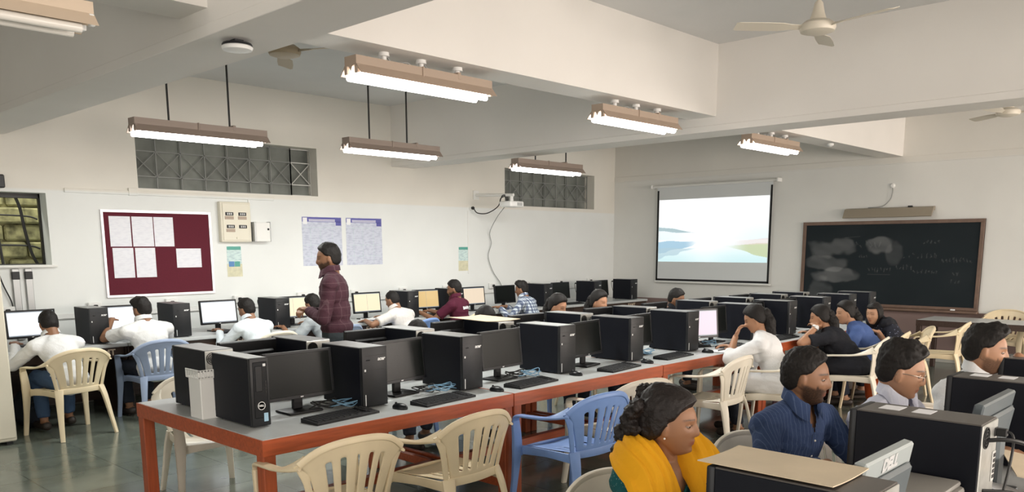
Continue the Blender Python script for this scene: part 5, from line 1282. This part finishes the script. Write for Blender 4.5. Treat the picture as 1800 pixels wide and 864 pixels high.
# closest row
def woman_extra(o, k):
    N, u, rt, fw, SH, H = (k[q] for q in ('N', 'u', 'rt', 'fw', 'SH', 'H'))
    b = MB()
    for s in (-1, 1):
        P = [H+u*.04+fw*.16+rt*s*.15, H+u*.20+fw*.165+rt*s*.155, H+u*.33+fw*.155+rt*s*.150, N-u*.030+fw*.095+rt*s*.140, N+u*.030+rt*s*.135-fw*.01, N+u*.010-fw*.095+rt*s*.085, N-u*.03-fw*.125+rt*s*.01]
        up = [fw, fw, fw*1.0+u*.2, fw*.5+u, u+rt*s*.35, -fw*.6+u, -fw]
        n = 30; PP = smooth_path(P, 7); rr = []
        for i, p in enumerate(PP):
            t = i/(len(PP)-1)*(len(P)-1); q = min(int(t), len(P)-2); f = t-q; U = (V(up[q])*(1-f)+V(up[q+1])*f); d = (PP[min(i+1, len(PP)-1)]-PP[max(i-1, 0)]).normalized(); U = (U-d*U.dot(d)).normalized(); sd = d.cross(U)
            w_ = .16+.075*math.sin(min(1, t/5)*pi); ring = []
            for j in range(n):
                v = j/(n-1)*2-1; fold = .0045*math.sin(v*15+i*.10+s)+.003*math.sin(v*27+i*.06); drop = -.055*v*v*sm(1.5, 3.5, t)-.015*v*v; ring.append(p+sd*v*w_/2*1.0+U*(fold+drop+.044))
            back = [pt-U*.010 for pt in ring[::-1]]; rr.append(ring+back)
        b.rings(rr)
    b.build('yellow_stole', M['yellow'], o, ang=80)
    for s in (-1, 1):
        b = MB(); b.sweep([N-fw*.06+u*.01, N+rt*s*.065+u*.018, N+rt*s*.062+fw*.085-u*.035, H+u*.26+fw*.150+rt*s*.03, H+u*.12+fw*.160+rt*s*.008], [.018]*5, .003, [u-fw*.3, rt*s+u*.4, fw+u*.3, fw, fw]); b.build('lanyard', M['lanyard'], o)
    b = MB(); b.ball(k['HC']+k['Rh'] @ V((.079, .002, -.056)), .004, sub=2); b.ball(k['HC']+k['Rh'] @ V((-.079, .002, -.056)), .004, sub=2); b.build('earring', M['pearl'], o)
M['yellow'] = fabric('mustard_yellow_cloth', (.80, .38, .012)); M['lanyard'] = mat('lanyard_tape', (.28, .36, .50), .6, noise_amt=.2, noise_scale=60)
person('woman in a teal kurta with a mustard yellow stole and curly dark hair', 2.48, 1.575, pi-D(12), top=1.195, scale=.95, near=True, fem=True, shirt=C['teal'], sleeve='elbow', hair='curly', skin=(.315, .158, .085), head_yaw=26, head_pitch=2, hands={-1: (-.16, .44, .80), 1: (.16, .44, .80)}, collar=False, extra=woman_extra, seat=('ivory', 'plastic armchair under the woman in the yellow stole', 5))
person('bearded man in a dark blue pinstriped shirt at the closest row', 3.44, 1.515, pi-D(18), top=1.262, near=True, bulk=.92, shirt=C['denim'], beard=1.2, pockets=True, hair='short', skin=(.28, .142, .078), head_yaw=34, head_pitch=4, hands={-1: (-.18, .44, .80), 1: (.20, .42, .80)}, seat=('ivory', 'plastic armchair under the bearded man in dark blue', 10))
person('man in glasses and a pale lilac shirt, looking down behind a desktop tower', 3.83, 1.25, pi-D(14), top=1.27, near=True, bulk=.92, shirt=C['lilac'], hair='wavy', glasses=True, skin=(.39, .21, .125), head_yaw=30, head_pitch=12, hands={-1: (-.14, .46, .80), 1: (.26, .44, .80)}, seat=('ivory', 'plastic armchair under the man in glasses', 8))
person('man in a white t-shirt with his hand against his chin, closest row', 4.72, 1.14, pi-D(20), top=1.295, near=True, shirt=C['white'], sleeve='short', hair='quiff', beard=.5, skin=(.38, .20, .115), head_yaw=34, head_pitch=6, hands={-1: (-.13, .20, 1.05), 1: (.2, .40, .78)}, poles={-1: (-.3, 1, -1)}, hp={-1: {'dir': (.25, .35, -.75), 'up': (0, .8, .5), 'curl': .35}}, seat=('ivory', 'plastic armchair under the man with his hand against his chin', 0))
